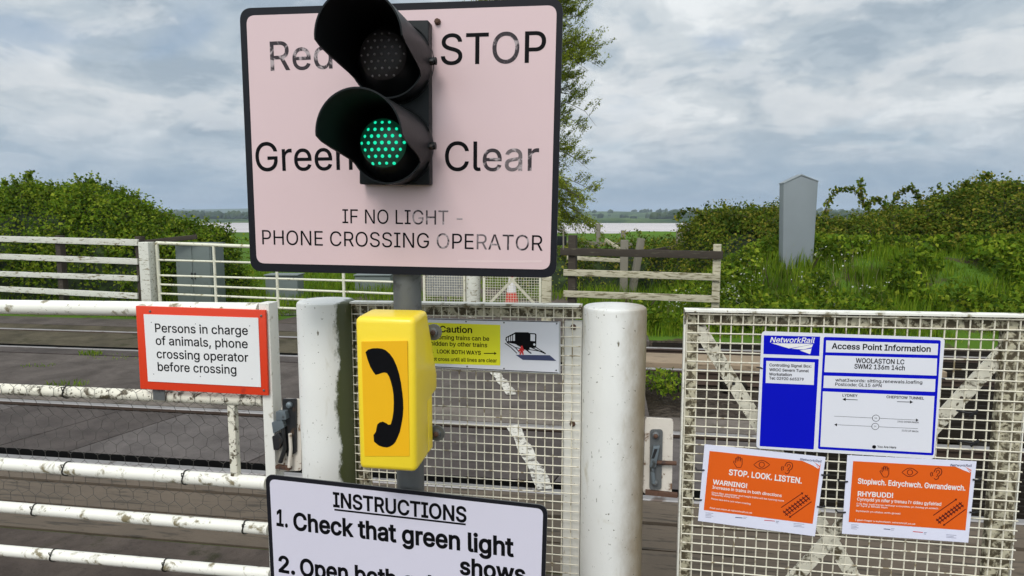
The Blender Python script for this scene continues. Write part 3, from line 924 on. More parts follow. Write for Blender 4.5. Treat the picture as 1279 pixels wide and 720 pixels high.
# wicket gate of welded mesh between the two posts
x0, x1 = G.px(444, 500).x, G.px(726, 500).x
ztw = gline((443, 377), (726, 381))
wg = thing('wicket_gate', 'narrow white wire mesh wicket gate behind the yellow phone box', 'gate', G.shift((x0, 0, 0)))
WX = x1 - x0; zt = ztw(x0); slp = (ztw(x1) - ztw(x0)) / WX
b = MB(); b.bar((0, .012, zt - .024), (WX, .012, zt - .024 + slp * WX), .030, .048, 'lichen_frame')
b.bar((0, -.004, zt - .001), (WX, -.004, zt - .001 + slp * WX), .050, .007, 'gate_white')
b.build('top_bar', wg)
for xa, xb_, m in ((0, .045, 'lichen_frame'), (WX - .062, WX, 'stile_white')):
    b = MB(); b.box((xa, -.003 if xa else 0, .22), (xb_, .03, zt - .050), m); b.build('stile', wg, bevel=.002)
b = MB(); mesh_panel(b, .004, WX - .003, .22, zt - .006, .0316, .0335, -.020, .00225, 'mesh_white', lambda x: slp * x, .0022); b.build('wire_mesh', wg, smooth=60)
for zz in (.07, .42):
    b = MB(); bolt(b, (WX - .03, zt - zz), .011, -.003, 'rust', .009); b.build('bolt', wg)

# wide mesh gate on the right, crossed flat braces
x0, x1 = G.px(853, 450).x, G.px(1281, 500).x
ztr = gline((853, 386.5), (1279, 393.5))
mg = thing('mesh_gate', 'wide cream wire mesh gate with lichened crossed braces and three notices', 'gate', G.shift((x0, 0, 0)))
WX = x1 - x0; zt = ztr(x0); slp = (ztr(x1) - ztr(x0)) / WX
b = MB(); b.bar((0, .010, zt - .026), (WX, .010, zt - .026 + slp * WX), .032, .050, 'lichen_frame')
b.bar((0, -.006, zt - .001), (WX, -.006, zt - .001 + slp * WX), .056, .007, 'gate_white'); b.build('top_bar', mg)
b = MB(); b.box((0, -.006, .20), (.006, .03, zt - .006), 'gate_white'); b.box((.006, 0, .20), (.046, .028, zt - .053), 'lichen_frame'); b.build('stile', mg, bevel=.001)
b = MB(); b.box((WX - .075, 0, .20), (WX - .006, .03, zt + slp * WX - .055), 'lichen_frame'); b.box((WX - .006, -.006, .20), (WX, .03, zt + slp * WX - .006), 'gate_white'); b.build('stile', mg, bevel=.001)
zb = .24
b = MB(); b.box((.047, .002, zb - .05), (WX - .077, .026, zb), 'lichen_frame'); b.build('bottom_bar', mg)
for k, (p, q) in enumerate((((872, 408), (1075, 735)), ((1272, 425), (985, 735)))):
    a, c = G.px(*p), G.px(*q); b = MB()
    y = .008 + .011 * k
    b.bar((a.x - x0, y, a.z), (c.x - x0, y, c.z), .009, .046, 'rail_dirty', up=Vector((0, 0, 1)))
    bb = b
    n_ = (c - a).normalized()
    for t in (.22, .42):
        p_ = a.lerp(c, t); bolt(bb, (p_.x - x0, p_.z), .0055, y - .005, 'dark_steel', .003)
    bb.build('brace', mg)
b = MB(); mesh_panel(b, .010, WX - .006, .20, zt - .008, .0355, .0322, -.022, .00245, 'mesh_white', lambda x: slp * x, .0022); b.build('wire_mesh', mg, smooth=60)
# loose black ties on the mesh
for (u, v) in ((1215, 516), (1216, 553)):
    p = G.px(u, v, -.03); b = MB()
    b.tube([(-.045, .004, .004), (-.015, -.002, .0), (0, -.006, .002), (.008, -.004, -.003)], .0032, 6, 'cable'); b.tube([(-.012, -.008, -.010), (.0, -.012, .004), (.010, -.006, .010)], .004, 6, 'cable')
    o = b.build('cable_tie'); fr = G.shift(p); o.location = fr.o; o.rotation_euler = (0, 0, fr.th)
    tag(o, 'loose black cable tie knotted on the mesh %s the blue notice' % ('beside the middle of' if v < 530 else 'near the lower corner of'), 'cable tie', 'loose cable ties on the mesh gate')

# latches
fl = G.shift((G.px(808, 570).x, -.006, 0))
lt = thing('gate_latch', 'grey lever latch on a rust spotted white plate beside the grimy post', 'latch', fl)
pl = lambda pts, y=0.0: P2(fl, pts, y)
b = MB(); b.prism(rounded(pl([(806, 522), (841, 524), (839, 618), (803, 616)]), .010), -.002, .008, 'plate'); b.build('plate', lt)
b = MB(); b.prism(rounded(pl([(812, 537), (828, 537), (826, 612), (811, 612)], -.010), .012), -.010, -.003, 'galv'); b.build('slide_bar', lt)
b = MB(); c = pl([(819, 544)], -.012)[0]; bolt(b, c, .014, -.010, 'galv', .010, 14); bolt(b, c, .0085, -.019, 'rust', .010, 6); b.build('bolt', lt)
b = MB(); b.prism(pl([(816, 557), (824, 557), (819, 583), (811, 583)], -.02), -.030, -.011, 'galv_blue')
b.flat(pl([(817.5, 561), (821.5, 561), (817, 573), (813.5, 573)], -.03), -.0306, 'dark_steel'); b.build('lever', lt, bevel=.0015)
b = MB(); q = pl([(814, 582), (818, 604)], -.02); b.tube([(q[0][0], -.018, q[0][1]), (q[1][0] - .004, -.018, q[1][1])], .008, 10, 'galv_blue')
bolt(b, q[1], .011, -.012, 'galv', .012, 12); b.build('handle', lt)
b = MB(); q = pl([(818, 578.5), (845, 579.5)], -.02); b.tube([(q[0][0], -.016, q[0][1]), (q[1][0], -.016, q[1][1])], .0075, 10, 'rust'); b.build('rusty_bolt', lt)
b = MB(); q = pl([(806, 613), (846, 617)], 0); b.bar((q[0][0], -.012, q[0][1]), (q[1][0], -.012, q[1][1]), .02, .013, 'rust'); b.build('rusty_bar', lt)
fl = G.shift((G.px(370, 560).x, -.004, 0))
lt = thing('gate_latch', 'dark greasy latch between the tubular gate and the algae streaked post', 'latch', fl)
pl = lambda pts, y=0.0: P2(fl, pts, y)
b = MB(); b.prism(rounded(pl([(355, 498), (376, 499), (376, 588), (343, 590), (343, 540)]), .008), .0, .008, 'plate'); b.build('plate', lt)
b = MB(); b.prism(rounded(pl([(354, 498), (371, 498), (371, 565), (360, 570), (354, 540)], -.002), .006), -.010, -.001, 'dark_steel'); c = pl([(363.5, 505)])[0]; bolt(b, c, .013, -.010, 'galv_blue', .012, 12); b.build('keeper', lt)
b = MB(); b.prism(rounded(pl([(347, 513), (358, 513), (360, 523), (347, 524)], -.02), .003), -.034, -.010, 'galv_blue'); b.prism(rounded(pl([(341, 527), (353, 522), (357, 533), (343, 541)], -.02), .004), -.030, -.006, 'galv_blue'); b.build('bolt_head', lt, bevel=.002)
b = MB(); b.prism(rounded(pl([(342, 544), (350, 540), (356, 549), (350, 561), (344, 561)], -.02), .005), -.034, -.016, 'dark_steel'); q = pl([(353, 528), (356, 560), (350, 578)], -.02)
b.tube([(x, -.02, z) for x, z in q], .009, 9, 'dark_steel'); b.build('hook', lt, bevel=.002)
b = MB(); q = pl([(362, 542), (363, 562), (361, 584)], -.02); b.tube([(x, -.018, z) for x, z in q], .007, 8, 'plate'); q = pl([(344, 583), (362, 586)], -.02)
b.bar((q[0][0], -.015, q[0][1]), (q[1][0], -.015, q[1][1]), .022, .011, 'rust'); b.build('rusty_bracket', lt)


# ------------------------------------------------------------------ sign post, big sign, lights, telephone
PX, PY = -.337, 2.05
PF = Frame((PX, PY, 0), .16)
post = thing('sign_post', 'grey galvanised round post carrying the big pink sign, phone box and instructions', 'post', PF)
b = MB(); b.tube([(0, 0, -.1), (0, 0, 2.28)], .045, 28, 'galv'); b.build('pole', post)
b = MB(); b.tube([(0, 0, 2.28), (0, 0, 2.30)], [.047, .040], 28, 'black_plastic'); b.build('cap', post)

YS = -.062
big = thing('crossing_sign', 'large pink sign with black rim reading Red STOP, Green Clear, around the signal lamps', 'sign', PF.shift((0, YS, PF.px(500, 345, YS).z)))
SF = PF.shift((0, YS, PF.px(500, 345, YS).z))
q = P2(SF, [(299, 10.5), (703.5, -2), (694.5, 347.5), (313, 339)])
b = MB(); b.prism(rounded(q, .040, 8), 0, .006, 'black_paint', back='galv'); b.build('panel', big)
q = P2(SF, [(308, 20), (695.5, 7), (687, 337), (321, 329)])
b = MB(); b.prism(rounded(q, .028, 8), -.0018, -.0004, 'sign_pink')
yb = -.0022
W_ = 'ink_worn'; F_ = 'ink_faded'
text(b, SF, yb, 'Red', (337, 88.5), (416, 85.5), 36, 'ink', .004, {0: W_, 1: W_, 2: W_})
text(b, SF, yb, 'STOP', (551, 81), (681, 78), 38, 'ink', .004, {2: W_})
text(b, SF, yb, 'Green', (320, 214), (441, 212), 35.5, 'ink', .004)
text(b, SF, yb, 'Clear', (556, 213.5), (671, 213.5), 36, 'ink', .004, {2: W_, 3: F_, 4: W_})
text(b, SF, yb, 'IF NO LIGHT -', (428, 279), (580, 281.5), 17.5, 'ink', .0, {8: W_, 9: W_, 10: F_, 12: W_})
text(b, SF, yb, 'PHONE CROSSING OPERATOR', (327, 305.5), (677, 313.5), 18, 'ink', .0, {15: W_, 18: F_, 19: W_, 20: W_, 21: W_})
b.ribbon(P2(SF, [(572, 326), (640, 327), (677, 326.5)]), .006, -.0021, 'scuff')
b.build('sign_face', big, smooth=30)
b = MB(); c = P2(SF, [(547, 28)])[0]; bolt(b, c, .010, -.002, 'rust', .012, 8); b.build('bolt', big)
b = MB(); b.box((-.24, .006, .30), (.24, .016, .335), 'galv'); b.build('back_rail', big)
b = MB(); b.box((-.24, .006, .58), (.24, .016, .615), 'galv'); b.build('back_rail', big)

YL = YS - .012
LFz = PF.px(496, 232, YL).z
LF = PF.shift((PF.px(496, 232, YL).x, YL, LFz))
tl = thing('signal_lamps', 'black two lamp signal with deep hoods, upper lamp dark and lower lamp lit green', 'traffic light', LF)
q = P2(LF, [(453, 30), (538.5, 29), (539.5, 231.5), (453.5, 231)])
b = MB(); b.prism(rounded(q, .004, 2), -.028, .009, 'black_plastic'); b.build('housing', tl, bevel=.002)


def hood(cx, cz, r, L0, L1, part):
    b = MB(); n, m = 64, 16
    pin, pout, rim = [], [], []

    def ln(phi):
        s_ = math.sin(phi); t = min(1, max(0, (s_ + .50) / .52)); t = t * t * (3 - 2 * t)
        return L0 + (L1 - L0) * t + .012 * max(0, s_)
    vo, vi = [], []
    for k in range(n):
        phi = 2 * math.pi * k / n; l = ln(phi)
        for j in range(m + 1):
            t = j / m; y = -.026 - l * t; rr = r * (1 + .05 * (l * t) / L1)
            vo.append((cx + rr * math.cos(phi), y, cz + rr * math.sin(phi)))
            ri = rr - .0045
            vi.append((cx + ri * math.cos(phi), y, cz + ri * math.sin(phi)))
    ff = lambda flip: [((k * (m + 1) + j, k * (m + 1) + j + 1, ((k + 1) % n) * (m + 1) + j + 1, ((k + 1) % n) * (m + 1) + j))[::-1 if flip else 1] for k in range(n) for j in range(m)]
    b.add(vo, ff(False), 'black_plastic'); b.add(vi, ff(True), 'black_inner')
    e = [vo[k * (m + 1) + m] for k in range(n)] + [vi[k * (m + 1) + m] for k in range(n)]
    b.add(e, [(k, (k + 1) % n, n + (k + 1) % n, n + k) for k in range(n)], 'black_plastic')
    # base flange
    b.tube([(cx, -.024, cz), (cx, -.036, cz)], r + .006, 48, 'black_plastic', caps=False)
    o = b.build('hood', part, smooth=35)
    f = MB(); rl = .068; n2 = 48
    v = [(cx + (r - .005) * math.cos(2 * math.pi * k / n2), -.05, cz + (r - .005) * math.sin(2 * math.pi * k / n2)) for k in range(n2)] + \
        [(cx + rl * math.cos(2 * math.pi * k / n2), -.128, cz + rl * math.sin(2 * math.pi * k / n2)) for k in range(n2)]
    f.add(v, [(k, (k + 1) % n2, n2 + (k + 1) % n2, n2 + k) for k in range(n2)], 'black_inner'); f.build('lamp_collar', part, smooth=30)
    return o


def lamp(cx, cz, lit):
    nm = 'green_lamp' if lit else 'red_lamp'
    b = MB(); n = 40; rl = .0685
    vs, fs = [], []
    for j in range(5):
        a = j / 4; rr = rl * math.sin(math.pi / 2 * (1 - a)) if j < 4 else .0005
        for k in range(n): vs.append((cx + rr * math.cos(2 * math.pi * k / n), -.128 - .012 * math.sin(math.pi / 2 * a), cz + rr * math.sin(2 * math.pi * k / n)))
    fs = [(j * n + k, j * n + (k + 1) % n, (j + 1) * n + (k + 1) % n, (j + 1) * n + k) for j in range(4) for k in range(n)]
    b.add(vs, fs, 'led_halo' if lit else 'lens_off')
    lens = b.build(nm, tl); lens['label'] = 'lamp lit with green dots' if lit else 'dark unlit lamp with grey dots'
    d = MB(); dz = .0186; dx = .0205
    for j in range(-3, 4):
        cnt = {3: 3, 2: 5, 1: 6, 0: 7, -1: 6, -2: 5, -3: 4}[j]
        for i in range(cnt):
            x = (i - (cnt - 1) / 2) * dx; z = j * dz
            if x * x + z * z > (.0665) ** 2: continue
            y = -.128 - .012 * (1 - (x * x + z * z) / rl ** 2) - .001
            r = .0058 if lit else .0042
            d.tube([(cx + x, y + .003, cz + z), (cx + x, y - .0012, cz + z), (cx + x, y - .0032, cz + z)], [r, r * .85, r * .3], 8, 'led_on' if lit else 'led_off')
    d.build('led_cluster', lens)
    hood(cx, cz, .112, .072, .282, lens)
    k = MB(); k.tube([(cx + .112, -.040, cz), (cx + .128, -.040, cz)], .011, 12, 'black_plastic'); k.tube([(cx + .112, -.055, cz - .004), (cx + .124, -.055, cz - .004)], .006, 10, 'dark_steel'); k.build('hood_screw', lens)


cR = P2(LF, [(494, 80)], -.026)[0]; cG = P2(LF, [(494, 184)], -.026)[0]
lamp(cR[0], cR[1], False); lamp(cG[0], cG[1], True)

# telephone box
YB = -.235
zb = PF.px(484, 589, YB).z; xf = PF.px(481, 500, YB).x
HF = PF.shift((xf, YB, zb))
ph = thing('telephone_box', 'yellow crossing telephone box with black handset symbol on the grey post', 'telephone', HF)
q = P2(HF, [(441.5, 399), (518.5, 396), (518.5, 590), (447, 586)])
Hh = (q[0][1] + q[1][1]) / 2; wl_ = (q[0][0] + q[3][0]) / 2; wr_ = (q[1][0] + q[2][0]) / 2
zs = P2(HF, [(520, 500)], .14)[0][1]
prof = [(0, 0), (.006, Hh), (.135, Hh + .008), (.238, zs + .065), (.238, zs + .008), (.135, zs - .004), (.135, .006)]
# front shell, with the slanted rain hood, as one moulded body
b = MB(); nP = len(prof)
prof2 = prof[:]
L_ = [(wl_ + (.0 if p[1] > .05 else .004), p[0], p[1]) for p in prof2]; R_ = [(wr_, p[0], p[1]) for p in prof2]
b.add(L_ + R_, [tuple(range(nP)), tuple(reversed(range(nP, 2 * nP)))] + [(i, i + nP, (i + 1) % nP + nP, (i + 1) % nP) for i in range(nP)], 'phone_yellow')
bo = b.build('body', ph, bevel=.017, smooth=60)
b = MB(); b.box((wl_ + .006, .136, .010), (wr_ - .003, .186, zs + .03), 'phone_yellow'); b.build('back_case', ph, bevel=.006, smooth=50)
q = P2(HF, [(451.5, 427), (508.5, 426), (511.5, 570), (455.5, 570)])
b = MB(); b.prism(rounded(q, .002, 2), -.0008, .003, 'phone_orange')
hs = [(80, 180), (90, 170), (108, 165.5), (125, 165), (142, 167), (155, 172), (171, 186), (185, 205), (197, 232), (206, 260), (213, 294), (218, 330), (221, 360), (222, 390), (220, 420), (215, 450), (209, 478), (200, 500), (193, 515), (185, 525), (173, 533), (160, 537), (145, 535), (130, 530), (112, 515), (110, 490), (119, 478), (121, 465), (125, 450), (133, 443), (145, 440), (158, 446), (166, 452), (175, 450), (181, 428), (185, 400), (186, 370), (185, 340), (181, 314), (175, 290), (168, 270), (160, 258), (150, 256), (140, 258), (130, 262), (118, 265), (108, 252), (98, 235), (88, 208)]
b.flat(P2(HF, [(430 + x / 3, 380 + y / 3) for x, y in hs]), -.0014, 'ink'); b.build('handset_sticker', ph, smooth=0)
for (u, v) in ((542, 415), (546, 541)):
    b = MB(); c = P2(HF, [(u, v)], .21)[0]
    b.prism([(c[0] + .026 * math.cos(t), c[1] + .026 * math.sin(t)) for t in [2 * math.pi * k / 20 for k in range(20)]], .205, .212, 'galv')
    b.box((c[0] - .06, .207, c[1] - .022), (c[0], .217, c[1] + .022), 'galv')
    b2 = b.build('clamp', ph)
    k = MB(); bolt(k, c, .015, .205, 'galv', .008, 16); bolt(k, c, .009, .198, 'rust', .010, 8); k.build('bolt', b2)

# instructions board
IF0 = Frame((PX, PY, 0), .245)
YI = -.075
IF = IF0.shift((0, YI, .42))
ins = thing('instruction_sign', 'white lilac board headed INSTRUCTIONS in black letters, low on the grey post', 'sign', IF)
tl_, tr_ = P2(IF, [(331.5, 592.5), (684, 632)]); bl_ = P2(IF, [(338, 720)])[0]; br_ = P2(IF, [(681, 720)])[0]


def ext(a, c, z): t = (z - a[1]) / (c[1] - a[1]); return (a[0] + (c[0] - a[0]) * t, z)


zlo = .0
q = [tl_, tr_, ext(tr_, br_, zlo), ext(tl_, bl_, zlo)]
b = MB(); b.prism(rounded(q, .030, 8), 0, .005, 'black_paint', back='galv'); b.build('panel', ins)
tl_, tr_ = P2(IF, [(337, 598.5), (678.5, 636)]); bl_ = P2(IF, [(343, 720)])[0]; br_ = P2(IF, [(676, 720)])[0]
q = [tl_, tr_, ext(tr_, br_, zlo + .012), ext(tl_, bl_, zlo + .012)]
b = MB(); b.prism(rounded(q, .021, 8), -.0016, -.0004, 'sign_lilac')
yb = -.002
text(b, IF, yb, 'INSTRUCTIONS', (417, 633), (582, 652.5), 17.5, 'ink', .022)
b.ribbon(P2(IF, [(418, 636.5), (582, 655)]), .0062, yb, 'ink')
text(b, IF, yb, '1.', (345, 656), (359, 658.5), 19.5, 'ink', .026)
text(b, IF, yb, 'Check that green light', (367.5, 661.5), (639.5, 695), 20.5, 'ink', .026)
text(b, IF, yb, 'shows', (575.5, 717), (655, 728), 20, 'ink', .026)
text(b, IF, yb, '2.', (348, 714), (368, 717.5), 19.5, 'ink', .026)
text(b, IF, yb, 'Open both gates', (376, 719), (570, 744), 20.5, 'ink', .026)
b.build('sign_face', ins, smooth=30)
b = MB(); b.box((-.20, .005, .26), (.20, .03, .295), 'galv'); b.build('back_rail', ins)

# ------------------------------------------------------------------ notices on the gates
YG = -.042
NF = G.shift((G.px(253, 490, YG).x, YG, G.px(253, 490, YG).z))
an = thing('notice_board', 'white notice in a red frame about persons in charge of animals, on tubular gate', 'sign', NF)
q = P2(NF, [(170.4, 382.2), (332, 387.5), (335.6, 494), (176.2, 485.6)])
b = MB(); b.prism(q, -.004, .006, 'red'); b.build('red_board', an, bevel=.0012)
q = P2(NF, [(179.5, 392.7), (322.4, 397.2), (325.9, 483.7), (185, 476.5)], -.0055)
b = MB(); b.prism(q, -.0062, -.0042, 'sign_white')
yb = -.0066
for t_, p, p2 in (('Persons in charge', (193.7, 415), (309.4, 418.6)), ('of animals, phone', (195, 430.8), (309.2, 435.2)),
                  ('crossing operator', (196.2, 447.4), (309.6, 452.2)), ('before crossing', (197.2, 463.3), (295.4, 467.4))):
    text(b, NF, yb, t_, p, p2, 10.6, 'ink', .010)
for (u, v) in ((190.5, 402.5), (245.5, 404.5), (313, 407), (193.5, 467), (251.5, 470), (316, 473)):
    b.disc(P2(NF, [(u, v)])[0], .0019, yb, 'ink', 10)
b.build('white_panel', an, smooth=30)
for (u, v) in ((188.5, 389), (327, 394.5), (330.5, 487.5)):
    b = MB(); bolt(b, P2(NF, [(u, v)])[0], .0048, -.004, 'galv', .004, 10); b.build('screw', an)
b = MB(); q = P2(NF, [(190, 486), (204.5, 487), (205, 501), (190.5, 500)], .004); b.prism(q, .0075, .012, 'galv'); b.build('fixing_strap', an)

YC = -.034
CF = G.shift((G.px(606, 463, YC).x, YC, G.px(606, 463, YC).z))
ca = thing('caution_sign', 'long caution sign with yellow panel and black train picture, on the wicket gate', 'sign', CF)
c2 = lambda x, y: (500 + x / 4.8, 330 + y / 4.8)
q = P2(CF, [(511, 397), (700, 401.8), (700, 467.4), (511, 458)])
b = MB(); b.prism(q, -.001, .003, 'sign_edge')
q = P2(CF, [(512, 398.6), (698, 403), (698, 465.6), (512, 456.2)]); b.flat(q, -.0016, 'sign_grey')
b.ribbon(P2(CF, [(513, 398.2), (697, 402.4)]), .0022, -.0019, 'ink'); b.ribbon(P2(CF, [(513, 456.6), (697, 465.8)]), .0022, -.0019, 'ink')
b.build('panel', ca, smooth=0)
b = MB(); yb = -.0019
b.flat(P2(CF, [(521, 402.6), (625, 406), (625, 456.6), (521, 453.6)]), yb, 'sign_yellow'); yb = -.0022
text(b, CF, yb, 'Caution', (549.6, 415), (589.6, 416.2), 7.6, 'ink', .018)
text(b, CF, yb, 'Oncoming trains can be', (535, 423.6), (610.8, 426), 5.2, 'ink', .014)
text(b, CF, yb, 'hidden by other trains', (537.9, 431.6), (608.3, 434), 5.2, 'ink', .014)
text(b, CF, yb, 'LOOK BOTH WAYS', (545.8, 441.4), (600.4, 443.4), 4.6, 'ink', .022)
text(b, CF, yb, 'Do not cross until all lines are clear', (529, 450.4), (620.4, 452.9), 4.4, 'ink', .014)
for xs in ((604.5, 620.5, 1), (541.5, 525.5, -1)):
    y0 = 441.7 + (xs[0] - 612) * .022; b.ribbon(P2(CF, [(xs[0], y0), (xs[1] - 2 * xs[2], y0)]), .0032, yb, 'ink')
    b.flat(P2(CF, [(xs[1] - 3 * xs[2], y0 - 2), (xs[1], y0), (xs[1] - 3 * xs[2], y0 + 2)]), yb, 'ink')
b.build('warning_panel', ca, smooth=30)
b = MB(); K = lambda pts, m, y=-.0020: b.flat(P2(CF, [c2(*p) for p in pts]), y, m)
K([(634, 438), (692, 408), (768, 409), (776, 416), (776, 512), (752, 513), (692, 480), (640, 470), (630, 455)], 'ink')
for w_ in ([(639, 444), (647, 439), (647, 461), (639, 463)], [(652, 437), (660, 432), (660, 461), (652, 461)], [(665, 431), (672, 427), (672, 460), (665, 461)], [(677, 425), (688, 420), (688, 460), (677, 460)]): K(w_, 'sign_grey', -.0024)
K([(774, 413), (810, 415), (817, 424), (815, 498), (808, 503), (774, 500)], 'ink', -.0022)
K([(781, 420), (806, 421), (809, 427), (808, 462), (781, 460)], 'sign_grey', -.0026)
b.disc(P2(CF, [c2(804, 482)])[0], .0042, -.0027, 'sign_grey', 14)
for l_, w_ in (([(628, 474), (662, 498), (700, 535)], .0030), ([(640, 470), (690, 500), (716, 530)], .0030), ([(700, 482), (748, 508), (786, 536)], .0042), ([(690, 500), (770, 515)], .0026), ([(786, 500), (872, 538)], .0034), ([(812, 498), (872, 536)], .0028), ([(770, 512), (850, 524)], .0026)):
    b.ribbon(P2(CF, [c2(*p) for p in l_]), w_, -.00205, 'ink')
K([(692, 544), (896, 546), (936, 580), (735, 574)], 'slab_blue', -.0023)
K([(724, 490), (734, 489), (736, 500), (744, 516), (740, 522), (735, 516), (741, 543), (733, 543), (729, 528), (722, 544), (714, 542), (722, 520), (712, 524), (708, 518), (722, 502)], 'print_red', -.0028)
b.build('train_picture', ca, smooth=0)
for p in ((395, 345), (622, 351), (938, 357), (401, 614), (622, 626), (935, 637)):
    k = MB(); bolt(k, P2(CF, [c2(*p)])[0], .0030, -.0018, 'galv', .0022, 8); k.build('screw', ca)

AF = G.shift((G.px(1056, 566, -.036).x, -.036, G.px(1056, 566, -.036).z))
ac = thing('access_sign', 'blue and white access point information sign on the wide mesh gate', 'sign', AF)
a2 = lambda x, y: (920 + x / 3.6, 390 + y / 3.6)
AP = lambda pts: P2(AF, [a2(*p) for p in pts])
b = MB(); b.prism(rounded(AP([(113, 86), (936, 116), (888, 661), (88, 612)]), .014, 6), -.002, .003, 'sign_grey'); b.build('panel', ac)
b = MB(); yb = -.0024
b.flat(AP([(122, 104), (375, 110), (371, 197), (120, 188)]), yb, 'blue')
text(b, AF, -.0028, 'NetworkRail', a2(150, 136), a2(347, 139), 6.4, 'print_white', .012, slant=.22)
for w_ in ([(155, 139), (343, 142), (300, 152), (234, 163)], [(246, 164), (343, 144), (337, 158), (298, 168)], [(284, 172), (336, 163), (330, 189)]): b.flat(AP(w_), -.0027, 'print_white')
b.build('logo_panel', ac, smooth=0)
b = MB(); b.flat(rounded(AP([(120, 203), (369, 211), (346, 617), (103, 602)]), .004, 4), yb, 'blue')
b.flat(AP([(133, 219), (350, 226), (346, 327), (130, 318)]), -.0027, 'sign_grey')
for t_, p, p2 in (('Controlling Signal Box:', (148, 244), (336, 250)), ('WROC Severn Tunnel', (148, 265), (323, 271)), ('Workstation', (147, 285), (248, 288)), ('Tel: 02920 665379', (147, 303), (302, 309))):
    text(b, AF, -.0030, t_, a2(*p), a2(*p2), 3.4, 'ink', .018)
b.build('contact_panel', ac, smooth=30)
b = MB(); b.flat(rounded(AP([(391, 111), (917, 126), (884, 644), (365, 615)]), .006, 4), yb, 'blue')
for w_ in ([(402, 127), (905, 142), (902, 193), (400, 180)], [(398, 194), (900, 208), (897, 285), (393, 269)], [(392, 285), (893, 301), (890, 358), (389, 340)], [(387, 356), (888, 377), (874, 632), (375, 604)]): b.flat(AP(w_), -.0027, 'sign_grey')
for t_, p, p2, h_, w_ in (('Access Point Information', (430, 165), (872, 179), 6.6, .012), ('WOOLASTON LC', (537, 228), (753, 235), 5.4, .010), ('SWM2 136m 14ch', (530, 254), (756, 262), 5.4, .010),
                          ('what3words: sitting.renewals.loafing', (445, 312), (835, 323), 3.5, .004), ('Postcode: GL15 6PN', (443, 331), (652, 338), 3.6, .004), ('LYDNEY', (476, 380), (543, 382), 3.0, .010),
                          ('CHEPSTOW TUNNEL', (674, 387), (842, 394), 3.0, .010), ('2900 DOWN MAIN', (723, 496), (818, 500), 1.9, .0), ('2100 UP MAIN', (742, 536), (817, 541), 1.9, .0), ('You Are Here', (633, 610), (717, 614), 2.6, .008)):
    text(b, AF, -.0030, t_, a2(*p), a2(*p2), h_ * 1.06, 'ink', w_ + .008)


def arrow(p, q, w, hl, y=-.0030):
    P, Q = Vector(a2(*p)), Vector(a2(*q)); d = (Q - P).normalized(); n = Vector((-d.y, d.x)); e = Q - d * hl
    b.ribbon(P2(AF, [P, e]), w, y, 'ink'); b.flat(P2(AF, [e + n * hl * .55, Q, e - n * hl * .55]), y, 'ink')


arrow((543, 394), (475, 391), .0020, 4); arrow((720, 402), (792, 404), .0020, 4); arrow((438, 467), (817, 485), .0010, 3.4); arrow((813, 523), (438, 505), .0010, 3.4)
for p, t_ in (((625, 476), '136'), ((622, 513), '136')):
    c = AP([p])[0]; b.disc(c, .0112, -.0032, 'ink', 24); b.disc(c, .0097, -.0034, 'sign_grey', 24); text(b, AF, -.0037, '14', a2(p[0] - 5, p[1] + 4), a2(p[0] + 6, p[1] + 4), 2.0, 'ink', 0)
b.disc(AP([(617, 605)])[0], .006, -.0030, 'ink', 18)
b.build('information_panel', ac, smooth=30)
for p, s_ in (((108, 250), 1), ((930, 300), 1)):
    k = MB(); c = AP([p])[0]; k.tube([(c[0] - .012 * s_, .004, c[1]), (c[0] + .002 * s_, -.004, c[1]), (c[0] + .006, .0, c[1] - .004)], .0022, 6, 'cable'); k.build('cable_tie', ac)


